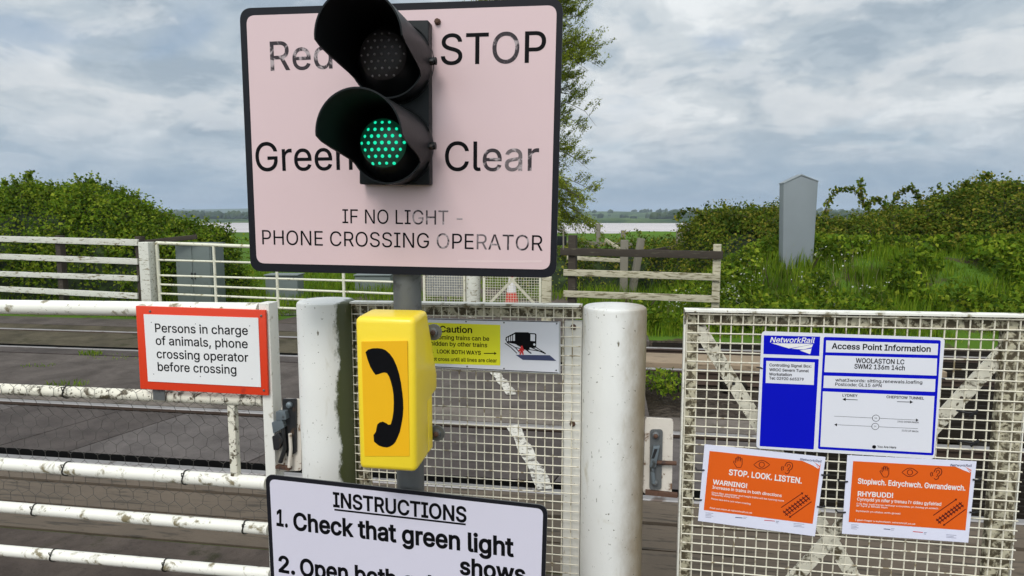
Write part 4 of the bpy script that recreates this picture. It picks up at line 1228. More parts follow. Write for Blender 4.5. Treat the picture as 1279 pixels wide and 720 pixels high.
def poster(label, cx, cy, sc_, paper, orange, wedge, lines, icons, track, logos, nr):
    m2 = lambda p: (cx + p[0] / sc_, cy + p[1] / sc_)
    yy = -.038
    o = G.px(*m2(paper[3]), yy)
    F = G.shift((o.x, yy, o.z)); A = lambda pts: P2(F, [m2(p) for p in pts])
    t = thing('warning_poster', label, 'poster', F, 'orange posters tied to the mesh gate')
    # laminated sheet, slightly buckled, with real thickness
    q = A(paper); n = 14; b = MB()
    bil = lambda s, r: tuple((q[0][i] * (1 - s) + q[1][i] * s) * (1 - r) + (q[3][i] * (1 - s) + q[2][i] * s) * r for i in (0, 1))
    b.prism(q, -.0008, .0008, 'paper'); sheet_ = b.build('sheet', t, smooth=0)
    b = MB(); y = -.0012
    b.flat(A(orange), y, 'orange')
    b.flat(A(wedge), y - .0003, 'paper')
    (w0, w1, w2) = wedge[0], wedge[1], wedge[2]
    W0, W1, W2 = Vector(w0), Vector(w1), Vector(w2)
    for k in (1, 2):
        s_ = W0.lerp(W1, .55 + .1 * k) + Vector((0, 9 * k)); e = W1.lerp(W2, .40 + .28 * k)
        b.flat(A([s_, e + Vector((0, -3)), e + Vector((0, 5))]), y - .0005, 'orange')
    text(b, F, y - .0006, 'NetworkRail', m2(nr[0]), m2(nr[1]), 2.9, 'print_navy', .010, slant=.2)
    for s_, p, p2, h, w, mat in lines: text(b, F, y - .0005, s_, m2(p), m2(p2), h * 1.05, mat, w + .008)
    (hx_, hy_), (ex, ey), (ax_, ay_) = icons
    S = sc_ / 4.5
    Lp = lambda pts, o, w=.0022, closed=False: b.ribbon(A([(o[0] + x * S, o[1] + y_ * S) for x, y_ in pts]), w, y - .0005, 'maroon', closed)
    hand = [(-22, 8), (-28, -2), (-24, -8), (-14, 4), (-16, -22), (-10, -25), (-6, -4), (-6, -30), (0, -33), (4, -6), (6, -29), (12, -30), (13, -4), (17, -22), (22, -22), (22, 12), (14, 30), (-8, 30)]
    Lp(hand, (hx_, hy_), .0020, True)
    eye = [(-45, 0)] + [(-45 + 90 * i / 10, -24 * math.sin(math.pi * i / 10)) for i in range(1, 10)] + [(45, 0)] + [(45 - 90 * i / 10, 24 * math.sin(math.pi * i / 10)) for i in range(1, 10)]
    Lp(eye, (ex, ey), .0020, True); Lp([(15 * math.cos(i * .524), 15 * math.sin(i * .524)) for i in range(12)], (ex, ey), .0020, True)
    Lp([(-18, -10), (-10, -27), (6, -33), (22, -26), (26, -10), (20, 6), (8, 14), (4, 28), (-8, 34), (-18, 26)], (ax_ + 6, ay_), .0024)
    Lp([(-6, -6), (-2, -18), (8, -20), (14, -10), (8, 0), (0, 4), (2, 12), (-6, 16)], (ax_ + 6, ay_), .0020)
    Lp([(-20, -8), (-25, 2), (-21, 12)], (ax_ + 2, ay_)); Lp([(-29, -10), (-35, 3), (-30, 16)], (ax_ + 2, ay_))
    (t0, t1), (r0, r1), (u0, u1) = track

    def arr(p, q_):
        P, Q = Vector(p), Vector(q_); d = (Q - P).normalized(); n_ = Vector((-d.y, d.x)); e = Q - d * 12
        b.ribbon(A([P, e]), .0026, y - .0005, 'maroon'); b.flat(A([e + n_ * 8, Q, e - n_ * 8]), y - .0005, 'maroon')
    arr(t0, t1); arr(u0, u1)
    P, Q = Vector(r0), Vector(r1); d = (Q - P).normalized(); n_ = Vector((-d.y, d.x))
    for o_ in (-9, 9): b.ribbon(A([P + n_ * o_, Q + n_ * o_]), .0028, y - .0005, 'maroon')
    ns = 9
    for i in range(ns):
        c = P.lerp(Q, (i + .5) / ns); b.ribbon(A([c - n_ * 19 - d * 3, c + n_ * 19 + d * 3]), .0034, y - .0007, 'maroon')
    for p, w, m, k in logos:
        for j in range(k): b.ribbon(A([(p[0], p[1] + 8 * j + w * .0), (p[0] + w * (1 - .25 * (j % 2)), p[1] + 8 * j + w * .085)]), .0013 if k > 1 else .0024, y - .0002 - .00002 * j, m)
    b.build('print', sheet_, smooth=30)
    for (p, s_) in ((lines[0][6] if len(lines[0]) > 6 else None, 0),):
        pass
    for fx, fy, s_ in ((0, .33, -1), (0, .72, -1), (1, .22, 1), (1, .62, 1)):
        a = bil(fx, fy); k = MB()
        k.tube([(a[0] - s_ * .006, -.002, a[1]), (a[0] + s_ * .004, -.006, a[1]), (a[0] + s_ * .018, -.002, a[1] + .002 * s_), (a[0] + s_ * .020, .012, a[1])], .0026, 6, 'cable'); k.build('cable_tie', t)


PW, NV = 'print_white', 'print_white'
LOG = lambda y0, x: [((x[0], y0), 44, 'print_grey', 4), ((x[1], y0 + 26), 40, 'print_navy', 1), ((x[1] + 44, y0 + 24), 22, 'print_grey', 2), ((x[2], y0 + 42), 60, 'print_red', 1), ((x[2] + 66, y0 + 48), 16, 'print_navy', 2), ((x[3], y0 + 60), 60, 'print_grey', 3)]
poster('orange poster headed STOP. LOOK. LISTEN. tied below the corner of the blue sign', 850, 540, 4.5,
       [(135, 68), (815, 140), (755, 585), (98, 498)], [(163, 105), (788, 172), (742, 515), (130, 437)], [(660, 150), (792, 158), (776, 207), (742, 186)],
       [('STOP. LOOK. LISTEN.', (272, 240), (680, 289), 6.6, .014, PW), ('WARNING!', (183, 292), (373, 315), 5.4, .012, PW), ('Increase in trains in both directions', (180, 317), (567, 365), 3.4, .006, PW),
        ('Since May, passenger and freight trains will be running more', (175, 344), (580, 391), 1.9, 0, PW), ('frequently along this line', (175, 355), (330, 374), 1.9, 0, PW), ('Please take extra care when crossing', (172, 378), (393, 408), 1.9, 0, PW), ('Find out more at networkrail.co.uk', (165, 430), (402, 459), 1.9, 0, PW)],
       [(324, 168), (456, 182), (598, 200)], [((565, 423), (690, 338)), ((582, 460), (720, 360)), ((735, 390), (608, 480))], LOG(452, (140, 308, 470, 635)), [(671, 158), (790, 171)])
poster('orange poster headed Stopiwch. Edrychwch. Gwrandewch. tied near the corner of the wide gate', 1040, 550, 4.8,
       [(88, 90), (862, 127), (812, 614), (55, 560)], [(122, 125), (832, 163), (795, 540), (95, 490)], [(695, 140), (836, 148), (826, 196), (780, 178)],
       [('Stopiwch. Edrychwch. Gwrandewch.', (152, 260), (795, 303), 6.2, .012, PW), ('RHYBUDD!', (150, 335), (362, 346), 5.6, .012, PW), ("Cynnydd yn nifer y trenau i'r ddau gyfeiriad", (147, 362), (650, 393), 3.6, .006, PW),
        ('O fis Mai, bydd trenau teithwyr a nwyddau yn rhedeg yn amlach', (143, 385), (632, 415), 1.9, 0, PW), ('ar hyd y llinell hon', (143, 397), (328, 410), 1.9, 0, PW), ('Byddwch yn ofalus wrth groesi', (140, 428), (405, 446), 1.9, 0, PW), ('I gael rhagor o wybodaeth: networkrail.co.uk', (135, 482), (495, 508), 1.9, 0, PW)],
       [(312, 188), (462, 192), (620, 200)], [((602, 450), (745, 350)), ((625, 490), (778, 380)), ((797, 412), (660, 512))], LOG(505, (110, 305, 480, 680)), [(705, 156), (832, 160)])


# ------------------------------------------------------------------ vegetation
def leaf_mesh(name, C, D, U, ln, wd_, mat, parent=None, origin=(0, 0, 0), fold=.18):
    """many separate leaves: centres C, pointing directions D, face normals U, lengths ln, widths wd_"""
    N_ = len(C); D = D / np.linalg.norm(D, axis=1, keepdims=True)
    U = U - D * (U * D).sum(1, keepdims=True); U /= np.linalg.norm(U, axis=1, keepdims=True) + 1e-9
    S = np.cross(D, U); ln = np.asarray(ln)[:, None]; w = np.asarray(wd_)[:, None]
    C = C - np.array(origin)
    v = np.stack([C - D * ln / 2, C + S * w / 2 + U * w * fold, C + D * ln / 2, C - S * w / 2 + U * w * fold], 1).reshape(-1, 3)
    return fast_mesh(name, v, np.arange(N_ * 4).reshape(-1, 4), mat, parent, origin)


def fast_mesh(name, v, f, mat, parent, origin):
    k = f.shape[1]
    me = bpy.data.meshes.new(name); me.vertices.add(len(v)); me.vertices.foreach_set('co', v.ravel().astype(np.float32))
    me.loops.add(f.size); me.loops.foreach_set('vertex_index', f.ravel().astype(np.int32))
    me.polygons.add(len(f)); me.polygons.foreach_set('loop_start', np.arange(0, f.size, k, dtype=np.int32))
    me.materials.append(M[mat]); me.update(calc_edges=True)
    o = bpy.data.objects.new(name, me); col.objects.link(o)
    if parent: o.parent = parent
    else: o.location = origin
    return o


def blades(name, X, Y, Z, h, w, mat, parent=None, origin=(0, 0, 0), lean=.35):
    n = len(X); a = rng.uniform(0, 2 * np.pi, n); b = rng.uniform(0, 2 * np.pi, n); l = rng.uniform(.1, 1, n) * lean * h
    P = np.stack([X, Y, Z], 1) - np.array(origin); sx = np.stack([np.cos(a), np.sin(a), 0 * a], 1) * (w / 2)[:, None]
    t = np.stack([np.cos(b) * l, np.sin(b) * l, h], 1); m = np.stack([np.cos(b) * l * .3, np.sin(b) * l * .3, h * .55], 1)
    v = np.stack([P - sx, P + sx, P + m + sx * .7, P + t, P + m - sx * .7], 1).reshape(-1, 3)
    return fast_mesh(name, v, np.arange(n * 5).reshape(-1, 5), mat, parent, origin)


def world_h(x, y):
    s = x * T.a.x + y * T.a.y; c = x * T.d.x + y * T.d.y
    return height(s, c)


def rand_dirs(n, up=.4):
    d = rng.normal(size=(n, 3)); d[:, 2] += up; return d / np.linalg.norm(d, axis=1, keepdims=True)


def bramble(label, sil, y0, y1, n, mat, seed, group, size=.06, bump=.34, zoff=-.1, shoots=(), low=5):
    """a mound of brambles: sil = skyline (photograph pixels) at its ridge, y0..y1 its front and back in metres"""
    yr = y0 + .55 * (y1 - y0)
    xs = np.array([(u - 639.5) / FPX * yr for u, v in sil]); zs_ = np.array([at(u, v + low, yr).z for u, v in sil])
    o_ = np.argsort(xs); xs, zs_ = xs[o_], zs_[o_]

    def Z(x, y):
        base = world_h(x, y) + zoff
        top = np.interp(x, xs, zs_); t = (y - y0) / (y1 - y0)
        e = np.clip(np.minimum(x - xs[0], xs[-1] - x) / .5, 0, 1) ** .5
        k = np.where(t < .55, np.sqrt(np.clip(1 - (1 - t / .55) ** 2, 0, 1)), np.sqrt(np.clip(1 - ((t - .55) / .45) ** 2, 0, 1))) * e
        bb = (fbm(x * 1.1 + 7, y * 1.1, seed, 3) - .5) * bump * 1.5 - .03 + (fbm(x * 3.3, y * 3.3 + 4, seed + 3, 3) - .5) * bump * 1.1
        return base + np.maximum(top - base, .1) * k + bb * np.clip(k * 1.5, 0, 1)
    cx, cy = float((xs[0] + xs[-1]) / 2), float((y0 + y1) / 2); oz = float(world_h(np.array(cx), np.array(cy)))
    org = (cx, cy, oz)
    t = thing('bramble_bush', label, 'bush', group=group, loc=org)
    nx, ny = 70, 46
    GX, GY = np.meshgrid(np.linspace(xs[0], xs[-1], nx), np.linspace(y0, y1, ny))
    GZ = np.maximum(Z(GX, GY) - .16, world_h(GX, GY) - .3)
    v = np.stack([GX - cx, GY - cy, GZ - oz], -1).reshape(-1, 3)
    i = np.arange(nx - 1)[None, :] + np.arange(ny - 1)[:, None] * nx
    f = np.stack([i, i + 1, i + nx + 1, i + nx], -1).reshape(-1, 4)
    c_ = fast_mesh('shade_core', v, f, 'shade_core', t, org); c_.data.shade_smooth()  # solid dark core added under the leaves to block light
    X = rng.uniform(xs[0], xs[-1], n * 2); tt = rng.beta(1.05, 1.35, n * 2); Y = y0 + tt * (y1 - y0)
    dens = fbm(X * 2.4 + seed, Y * 2.4, seed + 9, 3); keep = rng.uniform(size=n * 2) < sst(dens, .30, .58) * .80 + .20
    X, Y = X[keep][:n], Y[keep][:n]; Zs = Z(X, Y); e = .03
    gx_ = (Z(X + e, Y) - Zs) / e; gy_ = (Z(X, Y + e) - Zs) / e
    nrm = np.stack([-gx_, -gy_, np.ones_like(gx_)], 1); nrm = np.clip(nrm, -3, 3); nrm /= np.linalg.norm(nrm, axis=1, keepdims=True)
    off = rng.normal(0, .065, len(X)) + np.where(rng.uniform(size=len(X)) < .10, rng.uniform(0, .26, len(X)), 0)
    C = np.stack([X, Y, Zs], 1) + nrm * off[:, None]
    D = rand_dirs(len(X), -.25); U = nrm * .9 + rand_dirs(len(X), .5) * .8
    L_ = size * rng.uniform(.6, 1.5, len(X))
    W_ = L_ * rng.uniform(.55, .85, len(X))
    # long arching canes standing out of the mound, with their leaves
    nc = int(len(X) / 170); ids = rng.integers(0, len(X), nc); cb_ = MB(); O = np.array(org)
    CC, DD, UU, LL = [C], [D], [U], [L_]
    for k in ids:
        p = np.array((X[k], Y[k], Zs[k])); dv = nrm[k] * .8 + rand_dirs(1, .5)[0] * .7; dv /= np.linalg.norm(dv); ln_ = rng.uniform(.2, .5)
        tt_ = np.linspace(0, 1, 7)[:, None]; path = p + dv * ln_ * tt_ + np.array((0, 0, 1)) * (.28 * ln_ * tt_ - .62 * ln_ * tt_ ** 2)
        cb_.tube([Vector(q - O) for q in path], [.007, .0065, .006, .005, .004, .003, .002], 4, 'stem', caps=False)
        m = int(ln_ * 46); u_ = rng.uniform(.1, 1.03, m)[:, None]
        CC.append(p + dv * ln_ * u_ + np.array((0, 0, 1)) * (.28 * ln_ * u_ - .62 * ln_ * u_ ** 2) + rng.normal(0, .028, (m, 3)))
        DD.append(rand_dirs(m, -.3)); UU.append(rand_dirs(m, 1.0)); LL.append(rng.uniform(.6, 1.35, m) * size)
    cb_.build('bramble_canes', t)  # stems of the arching canes
    C, D, U, L_ = (np.concatenate(k) for k in (CC, DD, UU, LL))
    leaf_mesh('foliage', C, D, U, L_, L_ * rng.uniform(.55, .85, len(L_)), mat, t, org)
    for pts in shoots:
        P = [at(u, v, yr + dy) for u, v, dy in pts]; Q = []
        for a_ in range(len(P) - 1):
            p0, p1, p2, p3 = P[max(a_ - 1, 0)], P[a_], P[a_ + 1], P[min(a_ + 2, len(P) - 1)]
            for k in range(5):
                u_ = k / 5
                Q.append(.5 * ((2 * p1) + (p2 - p0) * u_ + (2 * p0 - 5 * p1 + 4 * p2 - p3) * u_ ** 2 + (3 * p1 - p0 - 3 * p2 + p3) * u_ ** 3))
        Q.append(P[-1]); b = MB()
        O = Vector(org); b.tube([q - O for q in Q], [.011 - .007 * i / len(Q) for i in range(len(Q))], 5, 'stem')
        st = b.build('shoot', t)
        A = np.array([tuple(q) for q in Q]); m = len(Q) * 9
        C = A[rng.integers(0, len(A), m)] + rng.normal(0, .035, (m, 3)); L_ = rng.uniform(.05, .10, m)
        leaf_mesh('shoot_leaves', C, rand_dirs(m, -.3), rand_dirs(m, .9), L_, L_ * .7, mat, st, org)
        for c in st.children: c.location = (0, 0, 0)
    return t


GB = 'bramble mounds beyond the tracks'
bramble('broad green bramble mound behind the white wooden fence', [(-150, 262), (-90, 240), (-30, 246), (0, 243), (14, 238), (34, 230), (55, 232), (75, 229), (92, 240), (108, 232), (128, 232), (150, 242), (168, 244), (182, 258), (200, 268), (224, 272), (240, 284)],
        12.3, 15.8, 60000, 'bramble_leaf', 1, GB, .062, .22, shoots=[((-4, 250, 0), (8, 232, 0), (4, 228, 0)), ((28, 236, 0), (36, 222, 0), (35, 217, 0)), ((104, 238, 0), (110, 226, 0), (118, 230, 0), (121, 234, 0)), ((178, 262, 0), (187, 258, 0))])
bramble('low straggling green bush beside the lane, behind the far tubular gate', [(196, 300), (210, 282), (228, 272), (246, 276), (262, 284), (276, 280), (286, 294), (296, 312), (304, 330)],
        13.0, 15.2, 13000, 'bramble_leaf', 5, GB, .062, .20)
bramble('olive green bush with a drooping sprig over the estuary, beside the dark top railed fence', [(842, 318), (850, 294), (862, 272), (880, 266), (898, 268), (918, 263), (940, 266), (962, 262), (985, 268), (1004, 276), (1020, 292)],
        12.2, 15.2, 24000, 'bramble_leaf_olive', 11, GB, .056, .24, shoots=[((890, 290, -.4), (882, 274, -.4), (868, 264, -.4), (852, 265, -.4), (846, 272, -.4)), ((902, 272, 0), (903, 262, 0)), ((936, 270, 0), (940, 259, 0), (944, 264, 0)), ((862, 300, -.4), (856, 284, -.4), (850, 288, -.4))])
bramble('olive bramble mound with arching shoots just beside the grey pillar', [(985, 292), (1004, 278), (1024, 272), (1048, 274), (1070, 270), (1094, 272), (1112, 264), (1134, 262), (1156, 264), (1170, 280)],
        11.9, 14.6, 25000, 'bramble_leaf_olive', 21, GB, .054, .22, shoots=[((1030, 272, 0), (1034, 252, 0), (1046, 239, 0), (1062, 236, 0), (1072, 242, 0), (1080, 256, 0), (1084, 262, 0)), ((1080, 258, 0), (1076, 240, 0), (1075, 228, 0)),
                ((1082, 258, 0), (1092, 249, 0), (1102, 252, 0), (1106, 260, 0)), ((1114, 264, 0), (1117, 248, 0), (1128, 238, 0), (1139, 236, 0), (1146, 246, 0), (1150, 258, 0))])
bramble('tallest bramble mound of the bank, two mounds along from the grey pillar', [(1132, 284), (1150, 262), (1164, 250), (1180, 244), (1196, 236), (1212, 231), (1228, 229), (1244, 234), (1258, 231), (1272, 240), (1300, 236), (1340, 226), (1400, 240), (1450, 268)],
        11.3, 14.4, 40000, 'bramble_leaf_olive', 31, GB, .054, .26, shoots=[((1222, 236, 0), (1228, 224, 0), (1232, 218, 0), (1237, 221, 0)), ((1246, 236, 0), (1256, 230, 0), (1268, 232, 0), (1274, 240, 0)), ((1200, 240, 0), (1208, 229, 0))])

bramble('low dark scrub line across the field, behind the dark topped wooden fence', [(640, 312), (668, 304), (700, 306), (730, 300), (760, 303), (790, 299), (820, 303), (846, 300), (880, 306), (900, 314)],
        15.0, 17.0, 9000, 'bramble_leaf_olive', 41, GB, .06, .16, low=2)

# grass and weeds that nobody could count
n = 46000
s_ = rng.uniform(.5, 13, n); c_ = C1 + .25 + 3.2 * rng.beta(1.1, 1.3, n)
k = fbm(s_ * 1.4, c_ * 1.4, 41, 3); hh = (.05 + .24 * sst(k, .34, .70)) * rng.uniform(.35, 1.3, n) * (.55 + .6 * fbm(s_ * 5, c_ * 5, 44, 2))
x_ = s_ * T.a.x + c_ * T.d.x; y_ = s_ * T.a.y + c_ * T.d.y
kind(blades('bank_grass', x_, y_, height(s_, c_) - .02, hh, rng.uniform(.008, .02, n), 'grass_blade'), 'stuff')
n = 40000
s_ = rng.uniform(.5, 12, n); c_ = C1 + .4 + 2.6 * rng.uniform(size=n); k = fbm(s_ * 1.1 + 4, c_ * 1.1, 51, 3); q = k > .41; s_, c_ = s_[q], c_[q]
x_ = s_ * T.a.x + c_ * T.d.x; y_ = s_ * T.a.y + c_ * T.d.y; n = len(x_)
C = np.stack([x_, y_, height(s_, c_) + rng.uniform(.05, .34, n)], 1); L_ = rng.uniform(.05, .12, n)
kind(leaf_mesh('bank_weeds', C, rand_dirs(n, 0), rand_dirs(n, .8), L_, L_ * .6, 'bramble_leaf'), 'stuff')
n = 260
cl = rng.uniform(0, 1, (26, 2)); ci = rng.integers(0, 26, n)
s_ = .9 + 3.4 * cl[ci, 0] ** 1.3 + rng.normal(0, .10, n); c_ = C1 + .8 + 1.3 * cl[ci, 1] + rng.normal(0, .08, n)
x_ = s_ * T.a.x + c_ * T.d.x; y_ = s_ * T.a.y + c_ * T.d.y
C = np.stack([x_, y_, height(s_, c_) + .30 + rng.normal(0, .06, n)], 1); L_ = rng.uniform(.015, .034, n)
kind(leaf_mesh('white_wildflowers', C, rand_dirs(n, 0), rand_dirs(n, 1.5), L_, L_, 'flower'), 'stuff')
# rough grass beyond the tracks, both sides of the lane and in the field
n = 60000
s_ = rng.uniform(-13, 5, n); c_ = C1 + .75 + 19 * rng.beta(.8, 1.9, n)
edge = .5 * fbm(s_ * .8, c_ * .8, 61, 3)
q = (s_ < -5.5 - edge) | (s_ > -.9 + edge) | ((c_ > C1 + 3.2) & (fbm(s_ * .7, c_ * .7, 63, 3) > .47)); s_, c_ = s_[q], c_[q]; n = len(s_)
k = fbm(s_ * 1.1, c_ * 1.1, 66, 3); hh = (.05 + .26 * sst(k, .35, .7)) * rng.uniform(.5, 1.3, n)
x_ = s_ * T.a.x + c_ * T.d.x; y_ = s_ * T.a.y + c_ * T.d.y
kind(blades('rough_grass', x_, y_, height(s_, c_) - .01, hh, rng.uniform(.008, .022, n), 'grass_blade'), 'stuff')
n = 420
s_ = rng.uniform(-.2, 4.2, n) ** 1.0; c_ = C1 + .8 + 2.2 * rng.uniform(size=n); x_ = s_ * T.a.x + c_ * T.d.x; y_ = s_ * T.a.y + c_ * T.d.y
kind(blades('dry_stalks', x_, y_, height(s_, c_), rng.uniform(.2, .5, n), rng.uniform(.003, .007, n), 'dry_grass', lean=.5), 'stuff')


TUFT = []


def weed(label, u, v, r, h, n, leafy=False, z=0.0, flat=1.0):
    p = ground(u, v, z); org = tuple(p)
    a = rng.uniform(0, 2 * np.pi, n); d = r * np.sqrt(rng.uniform(size=n))
    X, Y = p.x + d * np.cos(a) * flat, p.y + d * np.sin(a)
    if leafy:
        t = thing('weed', label, 'weed', group='weeds growing between the rails', loc=org)
        C = np.stack([X, Y, z + h * rng.uniform(.1, 1, n)], 1); L_ = rng.uniform(.03, .075, n)
        leaf_mesh('leaves', C, rand_dirs(n, .1), rand_dirs(n, .9), L_, L_ * .62, 'bramble_leaf', t, org)
        b = MB()
        for k in range(12):
            a_ = k * 2.4; b.tube([(.02 * math.cos(a_), .02 * math.sin(a_), -.02), (r * .6 * math.cos(a_), r * .6 * math.sin(a_), h * .8)], .003, 4, 'stem')
        b.build('stalks', t)
    else:
        TUFT.append((X, Y, rng.uniform(.4, 1, n) * h))


weed('green grass tuft in the deck joint beside the red framed notice', 112, 443, .10, .07, 90, flat=1.6)
weed('short yellowing grass tuft on the deck, above the netted rail near the frame edge', 48, 457, .10, .03, 40, flat=2.0)
weed('low grass tuft showing just above the netted second rail', 84, 481, .12, .06, 90, flat=1.8)
weed('long low grass line in the deck joint touching the red framed notice', 152, 446, .22, .03, 70, flat=2.0)
weed('leafy green weed beside the rail, nearest to the grimy post', 818, 486, .20, .20, 170, True, -.10)
weed('leafy green weed in the gap, close to the mesh gate', 843, 497, .19, .20, 160, True, -.10)
weed('leafy weed half hidden behind the lower rail, between post and mesh gate', 832, 480, .16, .16, 110, True, -.12)
X, Y, H_ = (np.concatenate(k) for k in zip(*TUFT))
kind(blades('deck_grass', X, Y, np.zeros(len(X)), H_, rng.uniform(.006, .013, len(X)), 'grass_blade', lean=.8), 'stuff')

# ------------------------------------------------------------------ tree behind the sign
TX, TY = at(648, 300, 26).x, 26.0
tz = float(world_h(np.array(TX), np.array(TY)))
tr = thing('willow_tree', 'tall loose crowned pale green tree rising behind the big pink sign', 'tree', loc=(TX, TY, tz))
b = MB()
b.tube([(0, 0, -.2), (.1, .05, 2), (.05, -.1, 4.5), (.2, .1, 7.5), (.1, 0, 11.5)], [.36, .29, .24, .15, .04], 12, 'bark'); trunk = b.build('trunk', tr)
lb_, lc, ld = MB(), [], []
rr = random.Random(11)
for i in range(230):
    h0 = 1.8 + 9.2 * (i + rr.random()) / 230; a = i * 2.39996 + rr.uniform(-.25, .25)
    reach = (3.35 if h0 < 8 else 3.35 - (h0 - 7.5) * .55) * rr.uniform(.5, 1.0)
    rise = rr.uniform(.7, 2.3) if h0 > 4 else rr.uniform(-.2, 1.0)
    p0 = Vector((.1, 0, h0)); d = Vector((math.cos(a), math.sin(a), 0))
    pts = [p0 + d * reach * t + Vector((0, 0, rise * math.sin(t * 2.2) - (.9 * t * t if h0 < 5 else .1 * t))) for t in (0, .3, .6, .85, 1)]
    lb_.tube(pts, [.036, .026, .016, .009, .004], 5, 'bark', caps=False)
    for k in range(18):
        t = rr.uniform(.12, 1); j = min(int(t * 4.999 * .8), 3)
        q = p0 + d * reach * t + Vector((0, 0, rise * math.sin(t * 2.2) - (.9 * t * t if h0 < 5 else .1 * t)))
        a2_ = a + rr.uniform(-1.1, 1.1); L_ = rr.uniform(.4, 1.05) * (1.15 - .3 * t)
        dz = rr.uniform(.15, .95) if h0 > 3.4 else rr.uniform(-1.0, .1)
        e = q + Vector((math.cos(a2_) * L_ * .75, math.sin(a2_) * L_ * .75, dz * L_))
        lb_.tube([q, q.lerp(e, .5) + Vector((0, 0, .03)), e], [.010, .007, .003], 3, 'bark', caps=False)
        for m in range(46):
            u_ = rr.uniform(.1, 1.05); w_ = q.lerp(e, u_)
            lc.append((w_.x + rr.gauss(0, .05), w_.y + rr.gauss(0, .05), w_.z + rr.gauss(0, .05))); dd = (e - q).normalized()
            ld.append((dd.x + rr.gauss(0, .6), dd.y + rr.gauss(0, .6), dd.z + rr.gauss(0, .6)))
lb_.build('limb', trunk)
lc, ld = np.array(lc), np.array(ld); L_ = rng.uniform(.06, .12, len(lc))
leaf_mesh('crown', lc + np.array((TX, TY, tz)), ld, rand_dirs(len(lc), .6), L_, L_ * .42, 'willow_leaf', tr, (TX, TY, tz))

# ------------------------------------------------------------------ things on the far side of the tracks
# white wooden four rail fence
a, c = at(175, 300, 11.0), at(0, 298, 12.1)
FF = Frame((a.x, a.y, 0), (a.y - c.y) / (c.x - a.x) if False else -(a.y - c.y) / (a.x - c.x))
wf = thing('wooden_fence', 'old white four rail wooden fence running across the bramble mound', 'fence', FF)
for (v0, v1, w_) in ((298.5, 303.2, 8), (320.5, 327, 7.6), (342, 348, 7), (361, 370, 7.5)):
    p, q = FF.px(-150, v0 - (v1 - v0) * .86), FF.px(172.5, v1); b = MB()
    hgt = w_ / 800 * 11
    b.bar(p, q, .035, hgt, 'old_white'); b.build('rail', wf, bevel=.004)
for i, x in enumerate((-.09, -2.0, -3.9, -5.8)):
    b = MB(); b.box((x - .06, .022, -.3), (x + .06, .13, FF.px(172, 297).z + .02 + .0 * i), 'dark_wood'); b.build('post', wf, bevel=.006)
# posts of the far side
def wpost(name, label, u, v, y, w, mat, group=None, zb_=None, d=None):
    p = at(u, v, y); z0 = float(world_h(np.array(p.x), np.array(y))) - .15; b = MB(); h = p.z - z0
    b.box((-w / 2, -w / 2, 0), (w / 2, w / 2, h), mat); o = b.build(name, bevel=.012); o.location = (p.x, p.y, z0); o.rotation_euler = (0, 0, T.th + .03)
    tag(o, label, 'post', group); return o


wpost('wooden_post', 'square weathered white post between the wooden fence and the far tubular gate', 183, 302.5, 10.9, .185, 'old_white')
wpost('wooden_post', 'pale leaning stub post right under the big pink sign corner', 683, 346, 10.4, .16, 'pale_wood')
# far tubular gate
gA, gB = at(197, 304, 10.95), at(492, 312, 10.15)
FG = Frame((gA.x, gA.y, 0), -(gB.y - gA.y) / (gB.x - gA.x))
fgt = thing('field_gate', 'cream six rail tubular gate on the far side of the tracks', 'gate', FG)
xA, xB = FG.px(197, 330).x, FG.px(497, 340).x
for (p, q, r) in (((197, 303.8), (310, 308), .030), ((197, 325), (268, 327), .018), ((197, 344.2), (268, 346.2), .018), ((197, 355.5), (268, 358.3), .018), ((197, 366.8), (268, 369.8), .018), ((197, 378.5), (268, 381.5), .020)):
    f = gline(p, q, 0, FG); b = MB(); b.tube([(xA, 0, f(xA)), (xB, 0, f(xB))], r, 10, 'far_gate'); b.build('rail', fgt)
ztp, zbt = gline((197, 303.8), (310, 308), 0, FG), gline((197, 378.5), (268, 381.5), 0, FG)
for i, u in enumerate((198, 268.5, 346, 429)):
    x = FG.px(u, 340).x; b = MB(); b.tube([(x, -.003, zbt(x)), (x, -.003, ztp(x))], .030 if i == 0 else .024, 10, 'far_gate'); b.build('upright', fgt)
b = MB(); b.tube([(xB, 0, zbt(xB)), (xB, 0, ztp(xB))], .03, 10, 'far_gate'); b.build('upright', fgt)
# equipment cabinet seen through that gate
p = at(244.5, 385, 12.2); z0 = -.02
cb = thing('equipment_cabinet', 'grey green steel equipment cabinet behind the far tubular gate', 'cabinet', loc=(p.x, p.y, z0)); cb.rotation_euler = (0, 0, T.th)
wC = 48.5 / 800 * 12.2 / 2; hC = at(244, 306, 12.2).z - z0
b = MB(); b.box((-wC, 0, .0), (wC, .42, hC), 'cabinet'); b.build('body', cb, bevel=.012)
b = MB(); b.box((-wC - .02, -.03, hC + .002), (wC + .02, .45, hC + .035), 'cabinet'); b.build('roof', cb, bevel=.006)
for s in (-1, 1):
    b = MB(); b.box((s * wC / 2 - wC / 2 + .02, -.012, .10), (s * wC / 2 + wC / 2 - .02, -.001, hC - .04), 'cabinet'); d_ = b.build('door', cb, bevel=.003)
    b = MB(); b.box((s * .035 - .01, -.030, hC * .48), (s * .035 + .01, -.013, hC * .48 + .12), 'dark_steel'); b.build('handle', d_, bevel=.003)
